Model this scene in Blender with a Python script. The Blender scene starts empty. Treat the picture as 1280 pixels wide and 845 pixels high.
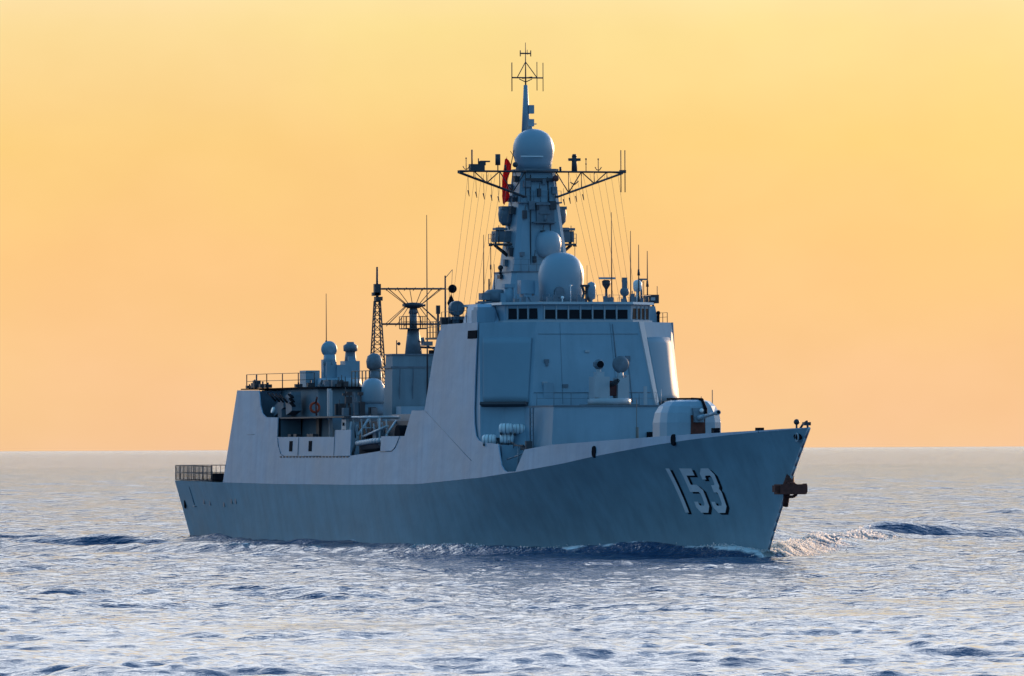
import bpy, math, random
import numpy as np
from mathutils import Vector, Matrix
random.seed(7)
scene = bpy.context.scene
R = math.radians

# ------------------------------------------------------------------ camera
A = R(17.3)
DV = Vector((-math.cos(A), math.sin(A), 0)); RV = Vector((math.sin(A), math.cos(A), 0)); UV = Vector((0, 0, 1))
CAM = Vector((603.85, -185.98, 8.3))
FPX = 9462.0
pitch = math.atan((560 - 422.5) / FPX); roll = R(0.27)
fw = (DV * math.cos(pitch) + UV * math.sin(pitch)).normalized()
up0 = RV.cross(fw).normalized()
rt = (RV * math.cos(roll) - up0 * math.sin(roll)).normalized()
up = rt.cross(fw).normalized()
cd = bpy.data.cameras.new("camera"); cam = bpy.data.objects.new("camera", cd)
scene.collection.objects.link(cam)
M = Matrix((rt, up, -fw)).transposed().to_4x4(); M.translation = CAM
cam.matrix_world = M
cd.sensor_width = 36; cd.lens = FPX * 36 / 1280.0
cd.clip_start = 1; cd.clip_end = 200000
scene.camera = cam

# ------------------------------------------------------------------ sky and sun
SUN_AZ, SUN_EL = R(26), R(7)
sd = (DV * math.cos(SUN_AZ) + RV * math.sin(SUN_AZ)) * math.cos(SUN_EL) + UV * math.sin(SUN_EL)
world = bpy.data.worlds.new("World"); scene.world = world; world.use_nodes = True
nt = world.node_tree; N = nt.nodes; L = nt.links
for n in list(N): N.remove(n)
out = N.new('ShaderNodeOutputWorld'); bg = N.new('ShaderNodeBackground'); bg.inputs[1].default_value = 0.1
L.new(bg.outputs[0], out.inputs[0])
sky = N.new('ShaderNodeTexSky'); sky.sky_type = 'NISHITA'; sky.sun_disc = False
sky.sun_elevation = SUN_EL; sky.sun_rotation = math.atan2(sd.x, sd.y)
sky.air_density = 1.0; sky.dust_density = 2.0; sky.ozone_density = 3.0
tc = N.new('ShaderNodeTexCoord'); sep = N.new('ShaderNodeSeparateXYZ'); L.new(tc.outputs['Generated'], sep.inputs[0])
def mth(op, a, b=None, c=None, clamp=False):
    n = N.new('ShaderNodeMath'); n.operation = op; n.use_clamp = clamp
    for i, v in enumerate((a, b, c)):
        if v is None: continue
        if hasattr(v, 'type'): L.new(v, n.inputs[i])
        else: n.inputs[i].default_value = v
    return n.outputs[0]
zc = mth('MAXIMUM', sep.outputs[2], 0.0)
el = mth('POWER', zc, 0.5)
hl = mth('SQRT', mth('ADD', mth('MULTIPLY', sep.outputs[0], sep.outputs[0]), mth('MULTIPLY', sep.outputs[1], sep.outputs[1])))
G = (DV * math.cos(R(14)) + RV * math.sin(R(14)))
dt = mth('DIVIDE', mth('ADD', mth('MULTIPLY', sep.outputs[0], G.x), mth('MULTIPLY', sep.outputs[1], G.y)), mth('MAXIMUM', hl, 0.001))
mr = N.new('ShaderNodeMapRange'); mr.interpolation_type = 'SMOOTHSTEP'
L.new(dt, mr.inputs[0]); mr.inputs[1].default_value = -0.30; mr.inputs[2].default_value = 0.95
def ramp(stops):
    r = N.new('ShaderNodeValToRGB'); L.new(el, r.inputs[0])
    e = r.color_ramp.elements
    e[0].position, e[0].color = stops[0][0], (*[q/3 for q in stops[0][1]], 1)
    e[1].position, e[1].color = stops[-1][0], (*[q/3 for q in stops[-1][1]], 1)
    for p, c in stops[1:-1]:
        k = e.new(p); k.color = (*[q/3 for q in c], 1)
    return r.outputs[0]
def E_(deg): return math.sqrt(math.sin(R(deg)))
warm = ramp([(0, (.93, .585, .345)), (E_(.6), (.96, .60, .30)), (E_(1.5), (.985, .61, .25)), (E_(2.3), (.98, .65, .235)), (E_(3.2), (.98, .75, .33)),
             (E_(4.4), (1.08, .92, .66)), (E_(6.5), (1.3, 1.22, 1.1)), (E_(10), (1.9, 1.92, 1.95)), (E_(17), (2.55, 2.7, 2.9)), (E_(25), (1.4, 1.8, 2.4)), (E_(33), (.22, .50, .95)), (E_(48), (.09, .30, .66)), (1, (.10, .32, .60))])
cold = ramp([(0, (.34, .50, .68)), (E_(10), (.20, .45, .70)), (E_(30), (.14, .40, .66)), (1, (.10, .34, .60))])
mix = N.new('ShaderNodeMix'); mix.data_type = 'RGBA'
L.new(mr.outputs[0], mix.inputs[0]); L.new(cold, mix.inputs[6]); L.new(warm, mix.inputs[7])
# broad, faint unevenness of the twilight air
nz = N.new('ShaderNodeTexNoise'); nz.inputs['Scale'].default_value = 14; nz.inputs['Detail'].default_value = 2
L.new(tc.outputs['Generated'], nz.inputs[0])
sc10 = N.new('ShaderNodeVectorMath'); sc10.operation = 'SCALE'; L.new(mix.outputs[2], sc10.inputs[0])
L.new(mth('ADD', mth('MULTIPLY', nz.outputs[0], 3.3), 27.3), sc10.inputs[3])
nis = N.new('ShaderNodeVectorMath'); nis.operation = 'SCALE'; L.new(sky.outputs[0], nis.inputs[0]); nis.inputs[3].default_value = 0.06
add = N.new('ShaderNodeVectorMath'); add.operation = 'ADD'; L.new(sc10.outputs[0], add.inputs[0]); L.new(nis.outputs[0], add.inputs[1])
def tint(scale, off, cols):
    mp = N.new('ShaderNodeMapping'); mp.inputs['Location'].default_value = off; mp.inputs['Scale'].default_value = (1, 1, 1.6); L.new(tc.outputs['Generated'], mp.inputs[0])
    z = N.new('ShaderNodeTexNoise'); z.inputs['Scale'].default_value = scale; z.inputs['Detail'].default_value = 3; L.new(mp.outputs[0], z.inputs[0])
    r = N.new('ShaderNodeValToRGB'); L.new(z.outputs[0], r.inputs[0]); e = r.color_ramp.elements
    e[0].position = .36; e[1].position = .64; e[0].color = (*cols[0], 1); e[1].color = (*cols[1], 1)
    return r.outputs[0]
cur = add.outputs[0]
low = N.new('ShaderNodeMapRange'); L.new(zc, low.inputs[0]); low.inputs[1].default_value = .055; low.inputs[2].default_value = .10; low.inputs[3].default_value = 1; low.inputs[4].default_value = 0
for tn in (tint(19, (3.1, .4, 0), ((1.0, .96, .96), (1.01, 1.02, .93))), tint(55, (0, 1.7, 0), ((.99, .98, .95), (1.01, 1.01, 1.01)))):
    vm = N.new('ShaderNodeVectorMath'); vm.operation = 'MULTIPLY'; tm = N.new('ShaderNodeMix'); tm.data_type = 'RGBA'; tm.inputs[6].default_value = (1, 1, 1, 1); L.new(low.outputs[0], tm.inputs[0]); L.new(tn, tm.inputs[7])
    L.new(cur, vm.inputs[0]); L.new(tm.outputs[2], vm.inputs[1]); cur = vm.outputs[0]
L.new(cur, bg.inputs[0])

sl = bpy.data.lights.new("sun", 'SUN'); sl.energy = 5.0; sl.angle = R(0.6); sl.color = (1.0, 0.62, 0.33)
so = bpy.data.objects.new("sun", sl); scene.collection.objects.link(so)
so.rotation_euler = (-sd).to_track_quat('-Z', 'Y').to_euler()
scene.view_settings.view_transform = 'Standard'; scene.view_settings.look = 'None'
scene.view_settings.exposure = 0.0; scene.view_settings.gamma = 1
scene.render.engine = 'CYCLES'
scene.cycles.max_bounces = 6

# ------------------------------------------------------------------ materials
def mat(name, col, rough=0.5, metal=0.0, var=0.0, streak=0.0, bump=0.0, spec=0.5, streak_col=None, scale=0.35):
    m = bpy.data.materials.new(name); m.use_nodes = True
    t = m.node_tree; n = t.nodes; l = t.links; b = n['Principled BSDF']
    b.inputs['Base Color'].default_value = (*col, 1); b.inputs['Roughness'].default_value = rough
    b.inputs['Metallic'].default_value = metal; b.inputs['Specular IOR Level'].default_value = spec
    if var or streak or bump:
        g = n.new('ShaderNodeNewGeometry')
    src = None
    if var:
        nz = n.new('ShaderNodeTexNoise'); nz.inputs['Scale'].default_value = scale; nz.inputs['Detail'].default_value = 5
        l.new(g.outputs['Position'], nz.inputs[0])
        r = n.new('ShaderNodeValToRGB'); l.new(nz.outputs[0], r.inputs[0])
        r.color_ramp.elements[0].position = .3; r.color_ramp.elements[1].position = .7
        r.color_ramp.elements[0].color = (*[c * (1 - var) for c in col], 1)
        r.color_ramp.elements[1].color = (*[min(1, c * (1 + var)) for c in col], 1)
        src = r.outputs[0]; l.new(src, b.inputs['Base Color'])
        mrr = n.new('ShaderNodeMapRange'); l.new(nz.outputs[0], mrr.inputs[0])
        mrr.inputs[3].default_value = rough - .08; mrr.inputs[4].default_value = rough + .1
        l.new(mrr.outputs[0], b.inputs['Roughness'])
    if streak:
        mp = n.new('ShaderNodeMapping'); mp.inputs['Scale'].default_value = (1.1, 1.1, 0.07)
        l.new(g.outputs['Position'], mp.inputs[0])
        s = n.new('ShaderNodeTexNoise'); s.inputs['Scale'].default_value = 0.9; s.inputs['Detail'].default_value = 6; s.inputs['Roughness'].default_value = .62
        l.new(mp.outputs[0], s.inputs[0])
        rr = n.new('ShaderNodeMapRange'); l.new(s.outputs[0], rr.inputs[0]); rr.inputs[1].default_value = .46; rr.inputs[2].default_value = .72
        rr.inputs[4].default_value = streak
        mx = n.new('ShaderNodeMix'); mx.data_type = 'RGBA'; l.new(rr.outputs[0], mx.inputs[0])
        if src: l.new(src, mx.inputs[6])
        else: mx.inputs[6].default_value = (*col, 1)
        sc = streak_col or tuple(c * .45 for c in col)
        mx.inputs[7].default_value = (*sc, 1); l.new(mx.outputs[2], b.inputs['Base Color'])
    if bump:
        # welded plating: slight dishing between frames, seams
        mp = n.new('ShaderNodeMapping'); mp.inputs['Scale'].default_value = (.55, .55, .8); l.new(g.outputs['Position'], mp.inputs[0])
        v = n.new('ShaderNodeTexNoise'); v.inputs['Scale'].default_value = 1.0; v.inputs['Detail'].default_value = 2
        l.new(mp.outputs[0], v.inputs[0])
        bp = n.new('ShaderNodeBump'); bp.inputs['Strength'].default_value = bump; bp.inputs['Distance'].default_value = .12
        l.new(v.outputs[0], bp.inputs['Height']); l.new(bp.outputs[0], b.inputs['Normal'])
    return m
GREY = (.205, .325, .43)
m_hull = mat('ship_paint_shaded', (.175, .325, .415), .55, var=.12, streak=.28, bump=.30, streak_col=(.10, .16, .21))  # same grey as the upper sides, darkened to imitate the shaded lower hull
m_side = mat('ship_paint_lit', (.27, .385, .51), .5, var=.16, streak=.7, bump=.35, streak_col=(.20, .29, .42), scale=.16)  # lighter copy of the hull grey, painting in light on the upper sides
m_house = mat('house_paint', GREY, .5, var=.08, streak=.2, bump=.2)
m_panel = mat('array_face', (.20, .305, .395), .55, var=.05, spec=.3)
m_fun = mat('funnel_paint', (.15, .225, .29), .6, var=.12, streak=.4)
m_recess = mat('gallery_paint_shaded', (.105, .155, .20), .8, var=.12, streak=.3)  # ship grey darkened to paint in the shade of the recessed aft walls
m_radome = mat('radome', (.235, .335, .43), .4, var=.04)
m_gun = mat('gun_paint', (.235, .345, .45), .35, var=.08, streak=.2)
m_trim = mat('trim_paint', (.36, .41, .47), .45, var=.08)
m_deck = mat('deck_paint', (.10, .12, .13), .8, var=.15)
m_dark = mat('dark_metal', (.035, .04, .055), .55, var=.2)
m_mid = mat('weathered_fitting', (.12, .16, .21), .55, var=.2, scale=2)
m_wire = mat('rigging', (.16, .14, .13), .7)
m_black = mat('black_rubber', (.010, .012, .018), .95, spec=.05)
m_glass = mat('bridge_glass', (.012, .014, .022), .35, spec=.08)
m_white = mat('white_fibreglass', (.72, .76, .80), .4, var=.05, scale=3)
m_num = mat('number_white', (.62, .68, .74), .5, var=.08, scale=1.5)
m_rust = mat('rusty_iron', (.11, .03, .022), .8, var=.35, scale=3)
m_redd = mat('red_lead', (.12, .03, .03), .7, var=.3, scale=2)
m_red = mat('flag_red', (.75, .02, .02), .8, var=.1)
m_orange = mat('orange_buoy', (.5, .06, .02), .6)
m_canvas = mat('grey_canvas', (.18, .22, .27), .9, var=.2, scale=2)

# ------------------------------------------------------------------ mesh helpers
NOSPLIT = {'hull', 'hull_digit', 'digit_shadow', 'search_array', 'top_aerial', 'panel_seam', 'mast_ladder'}
class MB:
    def __init__(s): s.v = []; s.f = []; s.sm = []
    def add(s, vs, fs, smooth=False):
        k = len(s.v); s.v += [tuple(p) for p in vs]; s.f += [tuple(i + k for i in f) for f in fs]; s.sm += [smooth] * len(fs); return s
    def loft(s, rings, smooth=False, closed=True, caps=(True, True)):
        n = len(rings[0]); vs = [p for r in rings for p in r]; fs = []
        for i in range(len(rings) - 1):
            for j in range(n if closed else n - 1):
                a, b = i * n + j, i * n + (j + 1) % n
                fs.append((a, b, b + n, a + n))
        k = len(s.v); s.add(vs, fs, smooth)
        if closed and caps[0]: s.f.append(tuple(k + j for j in reversed(range(n)))); s.sm.append(False)
        if closed and caps[1]: s.f.append(tuple(k + (len(rings) - 1) * n + j for j in range(n))); s.sm.append(False)
        return s
    def box(s, x0, x1, y0, y1, z0, z1, tx=0, ty=0):
        return s.loft([[(x0, y0, z0), (x1, y0, z0), (x1, y1, z0), (x0, y1, z0)],
                       [(x0 + tx, y0 + ty, z1), (x1 - tx, y0 + ty, z1), (x1 - tx, y1 - ty, z1), (x0 + tx, y1 - ty, z1)]])
    def obox(s, c, sz, az=0, el=0):
        m = Matrix.Rotation(az, 3, 'Z') @ Matrix.Rotation(-el, 3, 'Y'); c = Vector(c); h = [q / 2 for q in sz]
        rings = [[c + m @ Vector((x * h[0], y * h[1], z * h[2])) for x, y in ((-1, -1), (1, -1), (1, 1), (-1, 1))] for z in (-1, 1)]
        return s.loft(rings)
    def prism(s, p0, z0, p1, z1):
        return s.loft([[(x, y, z0) for x, y in p0], [(x, y, z1) for x, y in p1]])
    def tube(s, a, b, r0, r1=None, n=8, smooth=True):
        r1 = r0 if r1 is None else r1; a = Vector(a); b = Vector(b); d = (b - a)
        if d.length < 1e-6: return s
        d.normalize(); u = d.orthogonal().normalized(); w = d.cross(u)
        rg = lambda c, r: [c + (u * math.cos(t) + w * math.sin(t)) * r for t in [2 * math.pi * i / n for i in range(n)]]
        return s.loft([rg(a, r0), rg(b, r1)], smooth)
    def line(s, pts, r, n=5):
        for a, b in zip(pts[:-1], pts[1:]): s.tube(a, b, r, n=n)
        return s
    def lathe(s, prof, c=(0, 0, 0), n=28, axis='z', smooth=True):
        c = Vector(c); rings = []
        for r, z in prof:
            r = max(r, .002); ring = []
            for i in range(n):
                t = 2 * math.pi * i / n; p = (r * math.cos(t), r * math.sin(t), z)
                if axis == 'x': p = (p[2], p[0], p[1])
                elif axis == 'y': p = (p[1], p[2], p[0])
                ring.append(c + Vector(p))
            rings.append(ring)
        return s.loft(rings, smooth)
    def ball(s, c, r, n=20, sz=1.0):
        return s.lathe([(r * math.sin(math.pi * i / 12), -r * sz * math.cos(math.pi * i / 12)) for i in range(13)], c, n)
    def ring(s, c, R_, r, axis='z', n=20):
        c = Vector(c); pts = []
        for i in range(n + 1):
            t = 2 * math.pi * i / n; p = (R_ * math.cos(t), R_ * math.sin(t), 0)
            if axis == 'x': p = (0, p[0], p[1])
            elif axis == 'y': p = (p[0], 0, p[1])
            pts.append(c + Vector(p))
        return s.line(pts, r)
    def rail(s, pts, h=1.1, step=1.6, r=.03, bars=(1.0, .55)):
        P = [Vector(p) for p in pts]
        for a, b in zip(P[:-1], P[1:]):
            k = max(1, round((b - a).length / step))
            for i in range(k + 1):
                q = a.lerp(b, i / k); s.tube(q, q + Vector((0, 0, h)), r, n=5)
            for f in bars: s.tube(a + Vector((0, 0, h * f)), b + Vector((0, 0, h * f)), r * .7, n=4)
        return s
    def mirror(s):
        k = len(s.v); nf = len(s.f)
        s.v += [(x, -y, z) for x, y, z in s.v]
        s.f += [tuple(reversed([i + k for i in f])) for f in s.f[:nf]]; s.sm += s.sm[:nf]
        return s
    def build(s, name, material, parent=None, loc=None):
        gs = s.pieces() if parent is not None and name not in NOSPLIT else None
        if gs and len(gs) > 1:
            first = None
            for fi in gs:
                m = MB(); mp = {}
                for i in fi:
                    for v in s.f[i]:
                        if v not in mp: mp[v] = len(m.v); m.v.append(s.v[v])
                    m.f.append(tuple(mp[v] for v in s.f[i])); m.sm.append(s.sm[i])
                o = m._build(name, material, parent, loc); first = first or o
            return first
        return s._build(name, material, parent, loc)
    def pieces(s, gap=.04):
        n = len(s.v); par = list(range(n))
        def find(a):
            while par[a] != a: par[a] = par[par[a]]; a = par[a]
            return a
        for f in s.f:
            r0 = find(f[0])
            for v in f[1:]: par[find(v)] = r0
        isl = {}
        for i, f in enumerate(s.f): isl.setdefault(find(f[0]), []).append(i)
        if len(isl) == 1: return None
        boxes = []
        for k, fi in isl.items():
            P = np.array([tuple(s.v[v]) for i in fi for v in s.f[i]]); boxes.append([P.min(0) - gap, P.max(0) + gap, fi, P])
        m = len(boxes); q = list(range(m))
        def fq(a):
            while q[a] != a: q[a] = q[q[a]]; a = q[a]
            return a
        for a in range(m):
            for b in range(a + 1, m):
                if (boxes[a][0] <= boxes[b][1]).all() and (boxes[b][0] <= boxes[a][1]).all(): q[fq(b)] = fq(a)
        out = {}
        for a in range(m): out.setdefault(fq(a), []).extend(boxes[a][2])
        return sorted(out.values(), key=lambda g: -len(g))
    def _build(s, name, material, parent=None, loc=None):
        me = bpy.data.meshes.new(name); me.from_pydata([tuple(v) for v in s.v], [], s.f)
        me.polygons.foreach_set('use_smooth', s.sm); me.materials.append(material); me.update()
        o = bpy.data.objects.new(name, me); scene.collection.objects.link(o)
        if parent: o.parent = parent
        if loc: o.location = loc
        return o
def thing(name, label, cat, loc=(0, 0, 0), group=None):
    o = bpy.data.objects.new(name, None); scene.collection.objects.link(o); o.location = loc
    o['label'] = label; o['category'] = cat
    if group: o['group'] = group
    return o
def tag(o, label, cat, group=None):
    o['label'] = label; o['category'] = cat
    if group: o['group'] = group
    return o

# ------------------------------------------------------------------ hull form
ZX = [-80, -52, -33, -10, 9, 26.5, 35.2, 44.3, 50.1, 60.4, 65, 69.3, 74.3, 80]
ZZ = [5.5, 5.34, 5.25, 5.26, 5.38, 5.95, 6.41, 7.04, 7.59, 8.49, 8.84, 9.12, 9.4, 9.66]
def zk(X): return float(np.interp(X, ZX, ZZ))
def kb(X):
    if X <= 20: return 8.9 - 0.9 * max(0, (-56 - X) / 17)
    t = min((X - 20) / 60, 1); return max(.04, 8.9 * (1 - t ** 2.3))
def wl_b(t):
    b = 8.05 - 1.7 * max(0, (.22 - t) / .22) ** 1.5
    if t > .46: b *= 1 - ((t - .46) / .54) ** 1.75
    return max(b, .04)
def xst(v): return -72.3 - .5 * (1 - max(v, 0))
def xbw(v): return 70.4 + 9.55 * (max(v, 0) ** 1.15) + (.0 if v >= 0 else 3.0 * v)
def hull_pt(t, v):
    Xk = xst(1) + (xbw(1) - xst(1)) * t
    X = xst(v) + (xbw(v) - xst(v)) * t
    g = max(v, 0) ** (1.0 + .35 * t)
    y = wl_b(t) * (1 - g) + kb(Xk) * g
    if v < 0: y *= 1 + .12 * v
    if t > .985: y = y * 1.0
    return X, y, v * zk(Xk)
def hull_y(X, z):
    v = z / zk(X)
    for _ in range(6):
        t = (X - xst(v)) / (xbw(v) - xst(v)); Xk = xst(1) + (xbw(1) - xst(1)) * t; v = z / zk(Xk)
    return hull_pt(t, v)[1]

ship = thing('destroyer', 'large blue-grey naval destroyer marked 153 steaming across the open sea', 'warship')
NT = 150
ts = [i / NT for i in range(NT - 10)] + [1 - 10 / NT * (1 - j / 24) for j in range(25)]
vsn = [-.35, -.15] + [i / 14 for i in range(15)]
hm = MB()
for sgn in (-1, 1):
    rows = []
    for t in ts: rows.append([(lambda p: (p[0], sgn * p[1], p[2]))(hull_pt(t, v)) for v in vsn])
    if sgn < 0: rows = [list(reversed(r)) for r in rows]
    hm.loft(rows, smooth=True, closed=False)
# transom and stem closure
tr = [hull_pt(0, v) for v in vsn]
for a, b in zip(tr[:-1], tr[1:]):
    hm.add([(a[0], a[1], a[2]), (b[0], b[1], b[2]), (b[0], -b[1], b[2]), (a[0], -a[1], a[2])], [(0, 1, 2, 3)])
sm_ = [hull_pt(1, v) for v in vsn]
for a, b in zip(sm_[:-1], sm_[1:]):
    hm.add([(a[0], -a[1], a[2]), (b[0], -b[1], b[2]), (b[0], b[1], b[2]), (a[0], a[1], a[2])], [(0, 1, 2, 3)])
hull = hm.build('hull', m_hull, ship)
MB().tube((70.35, 0, -.2), (70.5, 0, .1), .05, .06).line([(hull_pt(1, v)[0] + .03, 0, hull_pt(1, v)[2]) for v in vsn[2:]], .11, 8).build('stem_bar', m_trim, hull)
dm = MB(); dx = np.linspace(-72.2, 79.6, 120)
dm.loft([[(x, -kb(x) + .03, zk(x) - .02), (x, kb(x) - .03, zk(x) - .02)] for x in dx], closed=False)
dm.build('main_deck', m_deck, ship)

# side shells and bulwarks (height profile along X)
TOP = [(-52.05, 5.36), (-48.53, 13.56), (-41.3, 13.5), (-40.9, 12.9), (-40.5, 12.1), (-39.7, 11.45), (-38.5, 11.12), (-34.6, 11.06), (-34.55, 9.36), (-16.2, 9.32),
       (-16.1, 9.9), (-11.3, 9.9), (-11.25, 7.7), (-2.2, 8.1), (-2.1, 9.32), (4.73, 9.33), (6.5, 11.43), (10.19, 11.41), (11.9, 15.5), (12.75, 17.13), (13.6, 17.9), (15.97, 18.38), (24.0, 18.38)]
FRT = [(24.0, 14.0), (24.1, 11.5), (24.35, 10.2), (24.9, 9.27), (25.6, 8.95), (26.55, 8.78), (30.58, 8.62), (31.0, 7.9), (31.6, 6.95), (32.2, 6.6), (32.9, 6.42), (34.9, 6.45), (35.8, 7.3), (36.7, 8.17),
       (42.1, 8.53), (49.8, 8.76), (60.3, 9.1), (65, 9.26), (69.3, 9.37), (74.3, 9.52), (77, 9.62), (79.7, 9.70)]
def shell(prof, sgn, slope=.05, th=.09, sub=1.5):
    cols = []
    for (xa, za), (xb, zb) in zip(prof[:-1], prof[1:]):
        k = max(1, int(abs(xb - xa) / sub))
        for i in range(k): cols.append((xa + (xb - xa) * i / k, za + (zb - za) * i / k))
    cols.append(prof[-1])
    m = MB(); rings = []
    for x, zt in cols:
        zb = zk(x) - .0; y = kb(x) + .012; zt = max(zt, zb + .02)
        yt = y - slope * (zt - zb) if slope < .1 else max(.03, y - slope * (zt - zb))
        ring = [(x, sgn * y, zb), (x, sgn * yt, zt), (x, sgn * max(.01, yt - th), zt), (x, sgn * max(.01, y - th), zb)]
        rings.append(ring if sgn > 0 else list(reversed(ring)))
    m.loft(rings)
    return m
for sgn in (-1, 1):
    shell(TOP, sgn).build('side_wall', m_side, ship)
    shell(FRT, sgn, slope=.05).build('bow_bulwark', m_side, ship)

# seams, doors and scuppers on the starboard side wall
def side_y(x, z): return -(kb(x) + .012 - .05 * (z - zk(x)))
def wall_box(x0, x1, z0, z1, d=.03):
    return MB().loft([[(x, side_y(x, z) - d, z) for x, z in ((x0, z0), (x1, z0), (x1, z1), (x0, z1))],
                      [(x, side_y(x, z) + .05, z) for x, z in ((x0, z0), (x1, z0), (x1, z1), (x0, z1))]])
for x0, x1, z0, z1 in [(-30.4, -29.4, 8.1, 9.0), (-24.2, -23.2, 8.1, 9.0)]: wall_box(x0, x1, z0, z1).build('freeing_port', m_black, ship)
seam = MB()
def wl_line(pts, r=.045):
    seam.line([(x, side_y(x, z) - .01, z) for x, z in pts], r, 4)
wl_line([(-34.4, 9.3), (-33.9, 8.5), (-33, 7.85), (-32, 7.7), (-20, 7.68), (-11.3, 7.68)])
wl_line([(-27.5, 9.3), (-27.5, 7.7)]); wl_line([(-16.2, 9.8), (-16.2, 7.7)], .03)
wl_line([(-2.2, 8.05), (1.2, 8.1), (2.2, 8.4), (2.9, 8.9), (3.3, 9.3)])
wl_line([(-44.5, 9.6), (-42, 9.6)], .02); wl_line([(10.4, 11.4), (24, 7.3)], .02); 
NOSPLIT.discard('panel_seam'); seam.build('panel_seam', m_mid, ship)
st = MB()
for x in np.arange(-33, -11.5, 1.05): st.obox((x, side_y(x, 7.6) - .01, 7.62), (.55, .06, .12))
st.build('hinge', m_dark, ship)
wall_box(21.6, 24.0, 17.1, 17.75, .04).build('side_vent', m_black, ship)
# starboard bulwark fairleads
def fairlead(x, z, w, h, n='fairlead'):
    y = side_y(x, z) if z > zk(x) else -hull_y(x, z)
    m = MB(); th = math.atan2(kb(x - .5) - kb(x + .5), 1.0)
    rg = [Vector((math.cos(a) * w * (1 if abs(math.cos(a)) < .7 else .9), 0, math.sin(a) * h)) for a in [2 * math.pi * i / 14 for i in range(14)]]
    rot = Matrix.Rotation(th, 3, 'Z')
    m.loft([[Vector((x, y + .06, z)) + rot @ p for p in rg], [Vector((x, y - .07, z)) + rot @ (p * .92) for p in rg]])
    return m.build(n, m_black, ship)
fairlead(50.4, 7.98, .40, .48); fairlead(62.9, 8.85, .38, .46)
fairlead(-70.5, 3.4, .35, .55, 'stern_port')
fairlead(78.4, 9.05, .55, .26, 'bow_hawse')
MB().ring((78.45, -hull_y(78.4, 9.0) - .12, 8.98), .30, .06, 'y').build('hawse_ring', m_trim, ship)

# hull number
digit_def = {
 '1': [[(.35, .93), (.5, 1), (.5, 0)]],
 '5': [[(1, 1), (0, 1), (0, .56), (.72, .56), (1, .46), (1, .12), (.78, 0), (.2, 0), (0, .09), (0, .2)]],
 '3': [[(0, .8), (0, .91), (.2, 1), (.78, 1), (1, .89), (1, .66), (.8, .55), (.42, .55)], [(.8, .551), (1, .44), (1, .12), (.78, 0), (.2, 0), (0, .09), (0, .2)]]}
def ribbon(pl, hw):
    P = [Vector(p) for p in pl]; out = []
    for i, p in enumerate(P):
        d0 = (P[i] - P[i - 1]).normalized() if i else (P[1] - P[0]).normalized()
        d1 = (P[i + 1] - P[i]).normalized() if i < len(P) - 1 else d0
        n0 = Vector((-d0.y, d0.x)); n1 = Vector((-d1.y, d1.x)); m = (n0 + n1).normalized()
        k = min(1.5, 1 / max(.3, m.dot(n0))); out.append((p + m * hw * k, p - m * hw * k))
    return out
def draw_digit(ch, X0, z0, w, h, off, ox=0, oz=0, hw=.27):
    m = MB()
    for si, stroke in enumerate(digit_def[ch]):
        pl = [(a * (w - 2 * hw) + hw, b * (h - 2 * hw) + hw) for a, b in stroke]
        if ch == '1': pl = [(a * 0 + w / 2, b) for a, b in pl][1:]
        dense = []
        for a, b in zip(pl[:-1], pl[1:]):
            k = max(1, int((Vector(b) - Vector(a)).length / .4))
            for i in range(k): dense.append((a[0] + (b[0] - a[0]) * i / k, a[1] + (b[1] - a[1]) * i / k))
        dense.append(pl[-1])
        if si == 0 and ch == '1': dense = [(dense[0][0], h)] + dense[1:-1] + [(dense[-1][0], 0)]
        rings = []
        for a, b in ribbon(dense, hw):
            row = []
            for k in range(4):
                q = a.lerp(b, k / 3); X = X0 + q.x + ox; z = z0 + q.y + oz
                row.append((X, -hull_y(X, z) - off - si * .004, z))
            rings.append(row)
        m.loft(rings, closed=False)
    return m
NX, NZ, NH = 59.8, 3.35, 3.35
for ch, x, w in (('1', 0, .60), ('5', 1.95, 1.95), ('3', 4.45, 1.95)):
    d = draw_digit(ch, NX + x, NZ, w, NH, .035).build('hull_digit', m_num, ship)
    draw_digit(ch, NX + x, NZ, w, NH, .018, ox=.30, oz=-.13).build('digit_shadow', m_black, d)

# anchor in the stem
an = MB()
an.obox((75.7, 0, 5.15), (1.5, 2.0, .75)); an.obox((75.8, .75, 5.2), (.7, .9, .55)); an.obox((75.9, -1.0, 5.2), (.6, .75, .5))
an.tube((75.3, 0, 5.3), (75.8, -.05, 6.15), .5, .3); an.tube((75.3, -.1, 5.1), (74.9, -.1, 3.9), .28, .22)
an.obox((75.8, 1.1, 5.2), (.3, .25, .75)); 
anc = an.build('anchor', m_rust, ship)
MB().ring((75.95, 0, 5.1), .5, .12, 'x').build('hawse_lip', m_rust, anc)

# forecastle fittings
MB().tube((77.2, 0, 9.4), (77.2, 0, 10.0), .08).ball((77.2, 0, 10.12), .22).build('bow_lamp', m_dark, ship)
MB().line([(77.9, 0, 9.6), (78.6, 0, 9.95), (79.5, 0, 10.15), (79.7, 0, 9.6)], .09).obox((79.4, 0, 9.98), (.5, .5, .25)).build('bow_chock', m_dark, ship)
for x, y, w in [(67.5, -3.2, 1.9), (73.2, -1.7, 1.9)]:
    MB().obox((x, y + .2, 9.48), (w, .45, .26), az=-.22).obox((x - w * .3, y + .25, 9.6), (.3, .3, .25)).obox((x + w * .3, y + .15, 9.6), (.3, .3, .25)).build('bitts', m_black, ship)

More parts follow.
